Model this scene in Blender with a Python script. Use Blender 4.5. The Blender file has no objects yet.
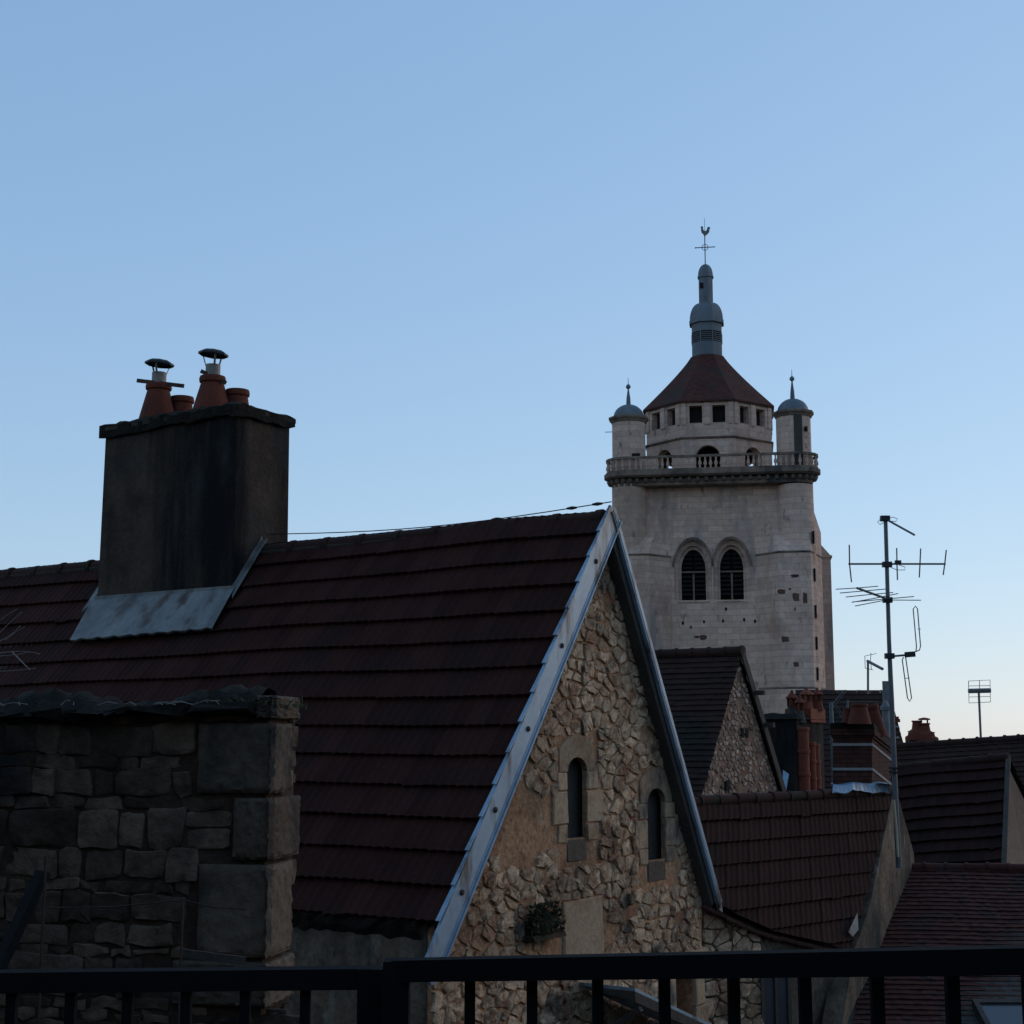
import bpy, bmesh, math, random
from mathutils import Vector, Matrix
random.seed(7)
R = math.radians
sc = bpy.context.scene

# ------------------------------------------------------------------ camera
F, HY, EYE = 1500.0, 740.0, 9.0
PITCH = math.atan((HY - 512) / F)
CP, SP = math.cos(PITCH), math.sin(PITCH)
cam = bpy.data.cameras.new('camera')
cam.lens, cam.sensor_width = 36 * F / 1024, 36
cam.clip_start, cam.clip_end = 0.05, 9000
co = bpy.data.objects.new('camera', cam)
co.location = (0, 0, EYE)
co.rotation_euler = (R(90) + PITCH, 0, 0)
sc.collection.objects.link(co)
sc.camera = co

# ------------------------------------------------------------------ sky, sun, exposure
SUN_EL, SUN_AZ = 16.0, 60.0          # azimuth clockwise from the view direction
w = bpy.data.worlds.new('World'); sc.world = w; w.use_nodes = True
nt = w.node_tree
sky = nt.nodes.new('ShaderNodeTexSky')
sky.sky_type = 'NISHITA'; sky.sun_disc = False
sky.sun_elevation = R(SUN_EL); sky.sun_rotation = R(SUN_AZ)
sky.altitude = 0; sky.air_density = 1.0; sky.dust_density = 0.3; sky.ozone_density = 2.0
bg = nt.nodes['Background']
bg.inputs['Strength'].default_value = 0.15
sep = nt.nodes.new('ShaderNodeSeparateColor'); cmb = nt.nodes.new('ShaderNodeCombineColor')   # soft, low contrast dusk sky
nt.links.new(sky.outputs[0], sep.inputs[0])
for k, (g_, f_) in enumerate(((.52, .745), (.43, 1.0), (.33, 1.44))):
    pw = nt.nodes.new('ShaderNodeMath'); pw.operation = 'POWER'; pw.inputs[1].default_value = g_
    ml = nt.nodes.new('ShaderNodeMath'); ml.operation = 'MULTIPLY'; ml.inputs[1].default_value = f_
    nt.links.new(sep.outputs[k], pw.inputs[0]); nt.links.new(pw.outputs[0], ml.inputs[0]); nt.links.new(ml.outputs[0], cmb.inputs[k])
nt.links.new(cmb.outputs[0], bg.inputs['Color'])
sl = bpy.data.lights.new('sun', 'SUN'); sl.energy = 0.19; sl.angle = R(25); sl.color = (1, .70, .46)
so = bpy.data.objects.new('sun', sl); sc.collection.objects.link(so)
so.location = (60, -20, 80)
d = Vector((math.sin(R(SUN_AZ)) * math.cos(R(SUN_EL)), math.cos(R(SUN_AZ)) * math.cos(R(SUN_EL)), math.sin(R(SUN_EL))))
so.rotation_euler = d.to_track_quat('Z', 'Y').to_euler()
vs = sc.view_settings
vs.view_transform = 'Standard'; vs.look = 'None'; vs.exposure = 1.16; vs.gamma = 1

# ------------------------------------------------------------------ helpers
V = Vector
def ray(x, y):
    dx, dz = (x - 512) / F, (512 - y) / F
    return V((dx, CP - dz * SP, SP + dz * CP))
def P(x, y, Y):
    r = ray(x, y); k = Y / r.y
    return V((r.x * k, Y, EYE + r.z * k))
def onplane(x, y, p0, n):
    r = ray(x, y); e = V((0, 0, EYE))
    return e + r * ((p0 - e).dot(n) / r.dot(n))

class MB:
    def __init__(s): s.v = []; s.f = []; s.m = []
    def poly(s, pts, m=0):
        i = len(s.v); s.v += [V(p) for p in pts]; s.f.append(tuple(range(i, i + len(pts)))); s.m.append(m)
    def grid(s, rows, m=0):
        i = len(s.v); c = len(rows[0])
        for r_ in rows: s.v += [V(p) for p in r_]
        for a in range(len(rows) - 1):
            for b in range(c - 1):
                s.f.append((i + a*c + b, i + a*c + b + 1, i + (a+1)*c + b + 1, i + (a+1)*c + b)); s.m.append(m)
    def hexa(s, b, t, m=0):
        """eight corners: bottom loop b, top loop t (any n, same order)"""
        n = len(b); i = len(s.v); s.v += [V(p) for p in b] + [V(p) for p in t]
        s.f.append(tuple(i + k for k in reversed(range(n)))); s.f.append(tuple(i + n + k for k in range(n)))
        s.m += [m, m]
        for k in range(n):
            j = (k + 1) % n; s.f.append((i + k, i + j, i + n + j, i + n + k)); s.m.append(m)
    def box(s, c, sz, M=None, m=0):
        M = M or Matrix.Identity(3); h = V(sz) / 2; c = V(c)
        def q(x, y, z): return c + M @ V((x*h.x, y*h.y, z*h.z))
        s.hexa([q(-1,-1,-1), q(1,-1,-1), q(1,1,-1), q(-1,1,-1)], [q(-1,-1,1), q(1,-1,1), q(1,1,1), q(-1,1,1)], m)
    def beam(s, a, b, wd, ht, m=0, up=V((0,0,1))):
        a, b = V(a), V(b); d_ = (b - a).normalized(); x = d_.cross(up).normalized(); z = x.cross(d_)
        x *= wd/2; z *= ht/2
        s.hexa([a-x-z, a+x-z, a+x+z, a-x+z], [b-x-z, b+x-z, b+x+z, b-x+z], m)
    def tube(s, pts, r, n=8, m=0, cap=True):
        pts = [V(p) for p in pts]
        rs = r if isinstance(r, (list, tuple)) else [r]*len(pts)
        i = len(s.v); prev = None
        for k, p in enumerate(pts):
            t = (pts[min(k+1, len(pts)-1)] - pts[max(k-1, 0)]).normalized()
            x = t.orthogonal().normalized() if prev is None else (prev - t * prev.dot(t)).normalized()
            prev = x; y = t.cross(x)
            for a in range(n):
                an = 2*math.pi*a/n; s.v.append(p + x*math.cos(an)*rs[k] + y*math.sin(an)*rs[k])
        for k in range(len(pts)-1):
            for a in range(n):
                b = (a+1) % n
                s.f.append((i+k*n+a, i+k*n+b, i+(k+1)*n+b, i+(k+1)*n+a)); s.m.append(m)
        if cap:
            s.f.append(tuple(i+a for a in reversed(range(n)))); s.m.append(m)
            e = i+(len(pts)-1)*n; s.f.append(tuple(e+a for a in range(n))); s.m.append(m)
    def lathe(s, prof, n=24, c=(0,0,0), m=0, ph=0.0, cap=True):
        c = V(c); i = len(s.v)
        for r_, z in prof:
            for a in range(n):
                an = 2*math.pi*a/n + ph; s.v.append(c + V((r_*math.cos(an), r_*math.sin(an), z)))
        for k in range(len(prof)-1):
            for a in range(n):
                b = (a+1) % n
                s.f.append((i+k*n+a, i+k*n+b, i+(k+1)*n+b, i+(k+1)*n+a)); s.m.append(m)
        if cap:
            s.f.append(tuple(i+a for a in reversed(range(n)))); s.m.append(m)
            e = i+(len(prof)-1)*n; s.f.append(tuple(e+a for a in range(n))); s.m.append(m)

def top_of(o):
    while o.parent: o = o.parent
    return o
def mesh_from(mb, name, off=None):
    me = bpy.data.meshes.new(name)
    me.from_pydata([(v - off) if off else v for v in mb.v], [], mb.f)
    me.polygons.foreach_set('material_index', mb.m)
    me.update(); return me
def build(name, mb, mats, parent=None, smooth=False, local=False, base=None, fix=True):
    """one mesh object; verts are in world space unless local"""
    off = None
    if parent is not None and not local: off = V(top_of(parent).location)
    elif base is not None: off = V(base)
    me = mesh_from(mb, name, off)
    for m_ in (mats if isinstance(mats, (list, tuple)) else [mats]): me.materials.append(m_)
    if fix:
        bm = bmesh.new(); bm.from_mesh(me); bmesh.ops.recalc_face_normals(bm, faces=bm.faces); bm.to_mesh(me); bm.free()
    if smooth:
        me.polygons.foreach_set('use_smooth', [True]*len(me.polygons))
        try: me.set_sharp_from_angle(angle=R(45))
        except Exception: pass
    o = bpy.data.objects.new(name, me); sc.collection.objects.link(o)
    if parent is not None: o.parent = parent
    elif base is not None: o.location = off
    return o
def tag(o, label, cat, group=None, kind=None):
    if label: o['label'] = label
    if cat: o['category'] = cat
    if group: o['group'] = group
    if kind: o['kind'] = kind
    return o
def thing(name, loc, label, cat, group=None, rz=0):
    o = bpy.data.objects.new(name, None); sc.collection.objects.link(o)
    o.location = loc; o.rotation_euler = (0, 0, rz); o.empty_display_size = .3
    return tag(o, label, cat, group)
def struct(name, mb, mats, **k):
    o = build(name, mb, mats, **k); o['kind'] = 'structure'; return o
def clip(o, planes):
    """cut away what lies on the normal's side of each (point, normal) plane, in the object's own space plus its root's location"""
    off = V(top_of(o).location)
    bm = bmesh.new(); bm.from_mesh(o.data)
    for p, n in planes:
        g = bm.verts[:] + bm.edges[:] + bm.faces[:]
        bmesh.ops.bisect_plane(bm, geom=g, plane_co=V(p) - off, plane_no=V(n), clear_outer=True)
    bm.to_mesh(o.data); bm.free()
def carve(o, cutters, local=False):
    """boolean difference with a mesh built from the cutter MBs (same space as o's mesh)"""
    bpy.context.view_layer.update()
    tmp = []
    for c in cutters:
        me = mesh_from(c, 'cut', None if local else V(top_of(o).location))
        bm = bmesh.new(); bm.from_mesh(me); bmesh.ops.recalc_face_normals(bm, faces=bm.faces); bm.to_mesh(me); bm.free()
        t = bpy.data.objects.new('cut', me); sc.collection.objects.link(t)
        t.parent = o; tmp.append(t)
        md = o.modifiers.new('b', 'BOOLEAN'); md.object = t; md.solver = 'EXACT'; md.operation = 'DIFFERENCE'
    bpy.context.view_layer.update()
    dg = bpy.context.evaluated_depsgraph_get()
    me = bpy.data.meshes.new_from_object(o.evaluated_get(dg))
    o.modifiers.clear(); o.data = me
    for t in tmp: bpy.data.objects.remove(t, do_unlink=True)

# ------------------------------------------------------------------ materials
def pmat(name, cols, scale=3.0, rough=.9, bump=.25, bscale=25, stretch=(1,1,1), island=0.0, metal=0.0, spec=.25,
         stains=(), brick=None, fine=.25):
    m = bpy.data.materials.new(name); m.use_nodes = True
    t = m.node_tree; N, L = t.nodes, t.links
    b = N['Principled BSDF']; b.inputs['Roughness'].default_value = rough; b.inputs['Metallic'].default_value = metal
    b.inputs['Specular IOR Level'].default_value = spec
    tc = N.new('ShaderNodeTexCoord')
    def noise(sc_, st, det=6):
        mp = N.new('ShaderNodeMapping'); mp.inputs['Scale'].default_value = st; L.new(tc.outputs['Object'], mp.inputs[0])
        n = N.new('ShaderNodeTexNoise'); n.inputs['Scale'].default_value = sc_; n.inputs['Detail'].default_value = det
        n.inputs['Roughness'].default_value = .6; L.new(mp.outputs[0], n.inputs[0]); return n
    n1 = noise(scale, stretch)
    rp = N.new('ShaderNodeValToRGB'); el = rp.color_ramp.elements
    while len(el) < len(cols): el.new(.5)
    for k, c in enumerate(cols):
        el[k].position = .3 + .4*k/max(1, len(cols)-1); el[k].color = (*c, 1)
    L.new(n1.outputs['Fac'], rp.inputs[0]); col = rp.outputs[0]
    def mul(colsock, valsock):
        x = N.new('ShaderNodeMix'); x.data_type = 'RGBA'; x.blend_type = 'MULTIPLY'; x.inputs[0].default_value = 1
        L.new(colsock, x.inputs[6]); L.new(valsock, x.inputs[7]); return x.outputs[2]
    def rng(sock, a, b_, lo=0, hi=1):
        r_ = N.new('ShaderNodeMapRange'); L.new(sock, r_.inputs[0])
        r_.inputs[1].default_value = lo; r_.inputs[2].default_value = hi; r_.inputs[3].default_value = a; r_.inputs[4].default_value = b_
        return r_.outputs[0]
    hsock = None
    if brick:
        sx = N.new('ShaderNodeSeparateXYZ'); L.new(tc.outputs['Object'], sx.inputs[0])
        ad = N.new('ShaderNodeMath'); ad.operation = 'MULTIPLY_ADD'; L.new(sx.outputs[1], ad.inputs[0]); ad.inputs[1].default_value = brick.get('k', 1.0); L.new(sx.outputs[0], ad.inputs[2])
        cb = N.new('ShaderNodeCombineXYZ'); L.new(ad.outputs[0], cb.inputs[0]); L.new(sx.outputs[2], cb.inputs[1])
        wob = noise(1.1, (1,1,1), 3)
        av = N.new('ShaderNodeVectorMath'); av.operation = 'MULTIPLY_ADD'; L.new(wob.outputs['Color'], av.inputs[0]); av.inputs[1].default_value = (brick.get('wob', .02),)*3; L.new(cb.outputs[0], av.inputs[2])
        bt = N.new('ShaderNodeTexBrick'); L.new(av.outputs[0], bt.inputs['Vector'])
        bt.inputs['Scale'].default_value = 1; bt.inputs['Brick Width'].default_value = brick['w']; bt.inputs['Row Height'].default_value = brick['h']
        bt.inputs['Mortar Size'].default_value = brick['mortar']; bt.inputs['Mortar Smooth'].default_value = .3
        bt.offset_frequency = 2; bt.squash = 1.0
        lo, hi = brick.get('var', (.8, 1.15))
        bt.inputs['Color1'].default_value = (lo, lo, lo, 1); bt.inputs['Color2'].default_value = (hi, hi, hi, 1)
        bt.inputs['Mortar'].default_value = (brick.get('joint', .55),)*3 + (1,)
        col = mul(col, bt.outputs['Color']); hsock = bt.outputs['Fac']
    if island:
        g = N.new('ShaderNodeNewGeometry')
        col = mul(col, rng(g.outputs['Random Per Island'], 1-island, 1+island*.8))
    for (c, s_, st, lo, hi) in stains:
        nz = noise(s_, st, 8)
        x = N.new('ShaderNodeMix'); x.data_type = 'RGBA'
        L.new(rng(nz.outputs['Fac'], 0, 1, lo, hi), x.inputs[0]); L.new(col, x.inputs[6]); x.inputs[7].default_value = (*c, 1); col = x.outputs[2]
    n2 = noise(bscale, (1,1,1), 8)
    if fine: col = mul(col, rng(n2.outputs['Fac'], 1-fine, 1+fine, .25, .75))
    L.new(col, b.inputs['Base Color'])
    bp = N.new('ShaderNodeBump'); bp.inputs['Strength'].default_value = bump; bp.inputs['Distance'].default_value = .03
    L.new(n2.outputs['Fac'], bp.inputs['Height']); nrm = bp.outputs[0]
    if hsock:
        b2 = N.new('ShaderNodeBump'); b2.invert = True; b2.inputs['Strength'].default_value = .6; b2.inputs['Distance'].default_value = .03
        L.new(hsock, b2.inputs['Height']); L.new(nrm, b2.inputs['Normal']); nrm = b2.outputs[0]
    L.new(nrm, b.inputs['Normal'])
    return m

MOSS = (.016, .022, .010)
m_tile = pmat('brown interlocking tile', [(.027,.0088,.0060), (.038,.0122,.0082), (.032,.0122,.0090)], 1.2, .85, .2, 40, island=.22, spec=.1,
              stains=[((.012,.0095,.008), .8, (1,1,1), .52, .75), ((.05,.045,.034), 14, (1,1,1), .68, .76)])
m_tile4 = pmat('dark brown interlocking tile', [(.021,.0075,.0055), (.030,.0105,.0075), (.026,.011,.0085)], 1.2, .9, .2, 40, island=.22, spec=.15,
              stains=[((.011,.0085,.007), .8, (1,1,1), .5, .75)])
m_tile2 = pmat('dark plain tile', [(.025,.0105,.0075), (.038,.0165,.011)], .9, .9, .2, 30, stains=[((.013,.014,.010), .6, (1,1,1), .5, .7)], island=.12)
m_tile3 = pmat('red plain tile', [(.042,.011,.007), (.062,.016,.010), (.036,.014,.0095)], 2.0, .9, .2, 30, island=.3, stains=[((.025,.022,.018), 1.3, (1,1,1), .5, .7)])
m_ridge = pmat('ridge tile', [(.030,.011,.0075), (.042,.0165,.011)], 2, .9, .2, 30, island=.2, stains=[(MOSS, 2, (1,1,1), .55, .7)])
m_zinc = pmat('weathered zinc', [(.17,.26,.34), (.235,.335,.42), (.28,.385,.465)], 1.6, .5, .06, 12, metal=.25, spec=.5, stretch=(1,1,.5),
              stains=[((.075,.06,.052), 3.2, (1,1,.22), .54, .68)], fine=.1)
m_dullzinc = pmat('dull stained zinc', [(.12,.125,.12), (.175,.18,.17), (.215,.22,.205)], 2.2, .65, .15, 9, metal=.15, spec=.35, stretch=(1,1,.4),
              stains=[((.075,.052,.04), 3.0, (1,1,.18), .50, .66), ((.07,.07,.07), 1.6, (1,1,.5), .52, .7)], fine=.2)
m_stone = pmat('pale rubble stone', [(.36,.235,.14), (.52,.36,.225), (.58,.42,.28)], 7, .95, 1.0, 16, island=.34,
               stains=[((.27,.15,.085), 4.5, (1,1,1), .50, .62), ((.11,.075,.05), 1.1, (1,1,1), .54, .72), ((.07,.06,.05), 2.2, (1,1,1), .58, .68), ((.10,.08,.06), 9, (1,1,1), .60, .70), ((.26,.125,.065), 1.6, (1,1,1), .53, .70)], fine=.4)
m_mortar = pmat('red earth mortar', [(.27,.135,.068), (.40,.225,.12), (.34,.20,.115)], 2.5, 1, .8, 16, stains=[((.10,.068,.045), 1.1, (1,1,1), .52, .72), ((.25,.085,.045), 1.7, (1,1,1), .55, .68), ((.42,.31,.20), 6, (1,1,1), .58, .68)], fine=.45)
m_dressed = pmat('dressed limestone', [(.29,.185,.105), (.38,.265,.165), (.34,.25,.165)], 3.5, .95, .5, 16, island=.25,
                 stains=[((.07,.068,.066), 1.8, (1,1,.6), .54, .68), ((.30,.17,.07), 1.1, (1,1,1), .6, .72)])
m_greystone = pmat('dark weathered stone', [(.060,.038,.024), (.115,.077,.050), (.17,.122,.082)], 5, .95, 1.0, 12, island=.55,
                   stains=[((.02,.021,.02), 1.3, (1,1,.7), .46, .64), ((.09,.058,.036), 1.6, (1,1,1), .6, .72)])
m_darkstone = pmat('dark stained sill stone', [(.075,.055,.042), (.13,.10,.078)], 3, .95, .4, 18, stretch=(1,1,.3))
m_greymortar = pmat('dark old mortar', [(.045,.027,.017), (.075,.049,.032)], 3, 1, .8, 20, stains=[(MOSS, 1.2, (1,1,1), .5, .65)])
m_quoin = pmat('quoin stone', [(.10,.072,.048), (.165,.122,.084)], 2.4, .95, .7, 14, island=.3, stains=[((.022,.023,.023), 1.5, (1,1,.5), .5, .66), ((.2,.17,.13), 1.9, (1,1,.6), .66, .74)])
m_render = pmat('stained render', [(.095,.064,.043), (.145,.104,.07), (.18,.132,.092)], 2.0, .95, .8, 12,
                stains=[((.03,.031,.026), 1.1, (1,1,.4), .44, .62), ((.20,.17,.13), 2.4, (1,1,.5), .58, .68), ((.05,.045,.035), 4, (1,1,.6), .56, .68)], fine=.4)
m_soot = pmat('sooty chimney render', [(.030,.020,.0145), (.052,.036,.026), (.072,.051,.036)], 2.2, 1, .6, 16,
              stains=[((.006,.0055,.0055), .95, (1,1,.12), .45, .58), ((.03,.032,.03), 1.6, (1,1,.4), .5, .7)])
m_moss = pmat('moss', [(.006,.005,.0035), (.011,.0095,.0055), (.017,.0115,.0075)], 5, 1, 1.0, 22, fine=.5)
m_terra = pmat('terracotta pot', [(.105,.025,.013), (.135,.034,.018)], 3, .85, .2, 30, stains=[((.04,.02,.016), 3, (1,1,.5), .55, .75)])
m_terra2 = pmat('bright terracotta flue', [(.17,.042,.022), (.22,.058,.03)], 3, .8, .2, 30, stains=[((.06,.025,.016), 3, (1,1,.6), .6, .75)])
m_steel = pmat('galvanised steel', [(.15,.125,.10), (.24,.21,.175)], 5, .55, .1, 30, metal=.1, spec=.5, fine=.1)
m_black = pmat('dark painted metal', [(.012,.013,.015), (.018,.02,.023)], 6, .55, .05, 40, spec=.35, fine=.1)
m_rail = pmat('railing paint', [(.011,.0105,.011), (.015,.0145,.015)], 3, .9, .05, 60, spec=.05, fine=.1)
m_rust = pmat('rusty iron', [(.05,.035,.028), (.08,.05,.035)], 8, .85, .3, 40)
m_mast = pmat('antenna mast metal', [(.10,.10,.105), (.16,.16,.16)], 4, .55, .05, 40, metal=.3, fine=.1)
m_cable = pmat('cable sheath', [(.02,.02,.02), (.03,.03,.03)], 4, .7, .05, 40)
m_cream = pmat('pale plastic pipe', [(.42,.36,.22), (.36,.32,.22)], 4, .6, .05, 40, fine=.1)
m_white = pmat('white mortar band', [(.25,.235,.215), (.33,.31,.285)], 3, .9, .2, 30, fine=.15)
m_brick = pmat('dark chimney brick', [(.060,.023,.016), (.085,.031,.021), (.048,.027,.02)], 2, .95, .3, 30, brick=dict(w=.23, h=.075, mortar=.012, joint=.6, wob=.005),
               stains=[((.018,.016,.016), 1.3, (1,1,.5), .48, .66)])
m_tower = pmat('tower ashlar', [(.48,.31,.23), (.54,.37,.285), (.56,.40,.315)], .16, .95, .25, 3.0,
               brick=dict(w=1.15, h=.46, mortar=.016, joint=.70, var=(.86, 1.12), wob=.10, k=.83),
               stains=[((.33,.215,.15), .28, (1,1,.5), .52, .70), ((.30,.235,.20), .7, (1,1,.22), .54, .70), ((.20,.145,.115), 1.6, (1,1,.5), .60, .70)], fine=.14)
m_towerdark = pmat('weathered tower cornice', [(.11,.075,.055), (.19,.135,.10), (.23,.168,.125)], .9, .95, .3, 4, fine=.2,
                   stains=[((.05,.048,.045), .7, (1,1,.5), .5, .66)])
m_broken = pmat('broken reddish stone', [(.09,.045,.035), (.125,.062,.045)], 1.5, 1, .6, 5)
m_hole = pmat('opening shade and dark plank', [(.012,.012,.012), (.018,.017,.016)], 3, 1, .1, 20)  # near-black: shade painted into holes and openings, also the plank's dark colour
m_louver = pmat('grey louvre board', [(.013,.0125,.012), (.021,.020,.019)], 2, .85, .1, 20)
m_lead = pmat('lead sheet', [(.085,.10,.115), (.12,.14,.155), (.145,.165,.17)], .7, .6, .05, 5, metal=.2, spec=.4, stretch=(1,1,.3),
              stains=[((.09,.09,.10), .9, (1,1,.3), .56, .7)], fine=.1)
m_roofred = pmat('tower roof tile', [(.06,.019,.013), (.085,.028,.019)], .5, .9, .15, 6, brick=dict(w=.3, h=.22, mortar=.02, joint=.75, var=(.8, 1.2), wob=.01),
                 stains=[((.03,.028,.024), .5, (1,1,.4), .5, .7)])
m_gable2 = pmat('small rubble and brick', [(.17,.09,.06), (.25,.15,.10), (.17,.125,.09)], 1.4, 1, .5, 12, stains=[((.07,.06,.05), .9, (1,1,1), .55, .72)])
m_stone2 = pmat('small pale stones', [(.23,.135,.095), (.33,.225,.165), (.45,.35,.28)], 4, 1, .5, 20, island=.5)
m_brownwall = pmat('brown plaster', [(.16,.105,.075), (.21,.145,.105)], 1.2, .95, .3, 12)
m_timber = pmat('old timber board', [(.05,.042,.036), (.08,.068,.056)], 4, .9, .3, 20, stretch=(1,1,.3))
m_fern = pmat('dark fern green', [(.014,.020,.008), (.028,.036,.014)], 6, .9, .1, 30)
m_glass = pmat('dusky pane', [(.03,.035,.045), (.035,.04,.045)], 2, .25, .0, 10, spec=.6, fine=0)
m_ground = pmat('ground', [(.045,.045,.042), (.07,.068,.06)], .4, 1, .4, 6)
m_deck = pmat('asphalt deck', [(.045,.045,.047), (.06,.06,.06)], 2, .95, .5, 60)
m_weed = pmat('dry weeds', [(.05,.055,.025), (.09,.085,.045)], 6, .9, .1, 30)
m_twig = pmat('pale twig', [(.26,.24,.22), (.34,.31,.28)], 6, .9, .1, 30)

# ------------------------------------------------------------------ tile roofs
def tile_patch(mb, tl, tr, br, bl, rows, cols, kind='mech', lift=.035, rnd=0.006, warp=None):
    """roof covering on the patch tl-tr (ridge) / bl-br (eave): every course a stepped strip, mech tiles with ribs"""
    tl, tr, br, bl = V(tl), V(tr), V(br), V(bl)
    n = (tr - tl).cross(bl - tl).normalized()
    if n.z < 0: n = -n
    def S(a, t):
        p = tl*(1-a)*(1-t) + tr*a*(1-t) + br*a*t + bl*(1-a)*t
        return p + (n * warp(a, t) if warp else V((0,0,0)))
    prof = {'mech': [(0,.005), (.08,.011), (.15,.011), (.24,.004), (.36,.0), (.48,.002), (.57,.007), (.65,.007), (.74,.002), (.88,.0)],
            'flat': [(0,0), (.5,.0)]}[kind]
    for i in range(rows):
        t0, t1 = i/rows, (i+1)/rows
        off = 0 if (kind == 'mech' or i % 2 == 0) else .5
        drift = random.uniform(-rnd, rnd)
        for c in range(-1 if off else 0, cols):
            jz, jt = random.uniform(-rnd, rnd)*(.6 if kind == 'mech' else 1) + drift, random.uniform(-.009, .009)/rows*(1 if kind == 'mech' else 3) + (random.uniform(.02, .10)/rows if random.random() < .008 else 0)
            r0, r1, r2 = [], [], []
            for a, h in prof + [(1.0, prof[0][1])]:
                x = (c + a + off)/cols
                if x < 0 or x > 1: continue
                q = S(x, t0); e = S(x, t1 + jt + (5.0*h/rows if kind == 'mech' else 0))
                r0.append(q + n*(h*.9 + jz)); r1.append(e + n*(h + lift + jz)); r2.append(e - n*.012)
            if len(r0) > 1: mb.grid([r0, r1, r2])
def ridge_caps(mb, a, b, r, step, bump=1.16, n=9, sag=0.0):
    a, b = V(a), V(b); L_ = (b-a).length; k = max(1, int(round(L_/step))); d_ = (b-a)/k
    for i in range(k):
        dz = V((0, 0, random.uniform(-.008, .008)))
        p, q = a + d_*i + dz, a + d_*(i+1.04) + dz
        t = d_.normalized(); c1, c2, c3 = p + t*step*.07, p + t*step*.16, p + t*step*.17
        mb.tube([p, c1, c2, c3, q], [r*bump, r*bump, r*bump*.98, r, r*.97], n)

# ------------------------------------------------------------------ rubble masonry
def clip_poly(poly, p, n):
    out = []
    for i in range(len(poly)):
        a, b = poly[i], poly[(i+1) % len(poly)]
        da = (a[0]-p[0])*n[0] + (a[1]-p[1])*n[1]; db = (b[0]-p[0])*n[0] + (b[1]-p[1])*n[1]
        if da <= 0: out.append(a)
        if (da < 0 < db) or (db < 0 < da):
            k = da/(da-db); out.append((a[0]+(b[0]-a[0])*k, a[1]+(b[1]-a[1])*k))
    return out
def cells(u0, u1, v0, v1, su, sv, jit=.42):
    nu, nv = int((u1-u0)/su)+1, int((v1-v0)/sv)+1
    pts = {}
    for j in range(nv):
        for i in range(nu):
            if random.random() < .09: continue
            pts[i, j] = (u0 + (i+.5+(.25 if j % 2 else -.25)+random.uniform(-jit, jit))*su, v0 + (j+.5+random.uniform(-jit, jit))*sv)
    res = []
    asp = su/sv
    for (i, j), p in pts.items():
        poly = [(p[0]-su*1.2, p[1]-sv*1.2), (p[0]+su*1.2, p[1]-sv*1.2), (p[0]+su*1.2, p[1]+sv*1.2), (p[0]-su*1.2, p[1]+sv*1.2)]
        for dj in (-2,-1,0,1,2):
            for di in (-2,-1,0,1,2):
                q = pts.get((i+di, j+dj))
                if q is None or (di == 0 and dj == 0): continue
                mid = ((p[0]+q[0])/2, (p[1]+q[1])/2)
                poly = clip_poly(poly, mid, ((q[0]-p[0]), (q[1]-p[1])*asp*asp))
                if len(poly) < 3: break
            if len(poly) < 3: break
        if len(poly) >= 3: res.append(poly)
    return res
def stones(mb, polys, O, U, W, Nn, joint=.02, h=.06, planes=(), rects=(), m=0, rough=.4, back=.03, minw=.05, rc=.14, out=.05):
    for poly in polys:
        cx = sum(p[0] for p in poly)/len(poly); cy = sum(p[1] for p in poly)/len(poly)
        for p, n in planes: poly = clip_poly(poly, p, n)
        for (a, b, c, d_) in rects:
            if len(poly) < 3: break
            e = [a-cx, cx-b, c-cy, cy-d_]; k = e.index(max(e))
            if max(e) <= 0: poly = []; break
            poly = clip_poly(poly, [(a,0),(b,0),(0,c),(0,d_)][k], [(1,0),(-1,0),(0,1),(0,-1)][k])
        if len(poly) < 3: continue
        cx = sum(p[0] for p in poly)/len(poly); cy = sum(p[1] for p in poly)/len(poly)
        xs = [p[0] for p in poly]; ys = [p[1] for p in poly]
        wd = min(max(xs)-min(xs), max(ys)-min(ys))
        if wd < minw: continue
        pp = []
        for i in range(len(poly)):                       # rounded corners
            a, b = poly[i], poly[(i+1) % len(poly)]
            if math.hypot(b[0]-a[0], b[1]-a[1]) < 1e-4: continue
            big = math.hypot(b[0]-a[0], b[1]-a[1]) > .09
            for q in ((rc, .5+random.uniform(-.12,.12), 1-rc) if big else (rc, 1-rc)):
                k = 1 + random.uniform(-out, out); x, y = a[0]*(1-q)+b[0]*q, a[1]*(1-q)+b[1]*q; pp.append((cx+(x-cx)*k, cy+(y-cy)*k))
        poly = pp; k0 = max(.5, 1 - joint*2/wd)
        hh = h*random.uniform(.55, 1.25)*min(1, wd/.18); tx, ty = random.uniform(-.5,.5), random.uniform(-.5,.5)
        i0 = len(mb.v); n = len(poly)
        for k, z in ((1, -back), (1, hh*.55), (.94, hh*.95), (.55, hh)):
            for (x, y) in poly:
                dx, dy = (x-cx)*k*k0, (y-cy)*k*k0
                r_ = random.uniform(-rough, rough)*hh*.5 if z > 0 else 0
                mb.v.append(O + U*(cx+dx) + W*(cy+dy) + Nn*(z + r_ + (tx*dx+ty*dy)*.18*(z > 0)))
        mb.v.append(O + U*cx + W*cy + Nn*(hh*random.uniform(.8, 1.15)))
        for ring in range(3):
            for a in range(n):
                b = (a+1) % n
                mb.f.append((i0+ring*n+a, i0+ring*n+b, i0+(ring+1)*n+b, i0+(ring+1)*n+a)); mb.m.append(m)
        for a in range(n):
            mb.f.append((i0+3*n+a, i0+3*n+(a+1) % n, i0+4*n)); mb.m.append(m)
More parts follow.
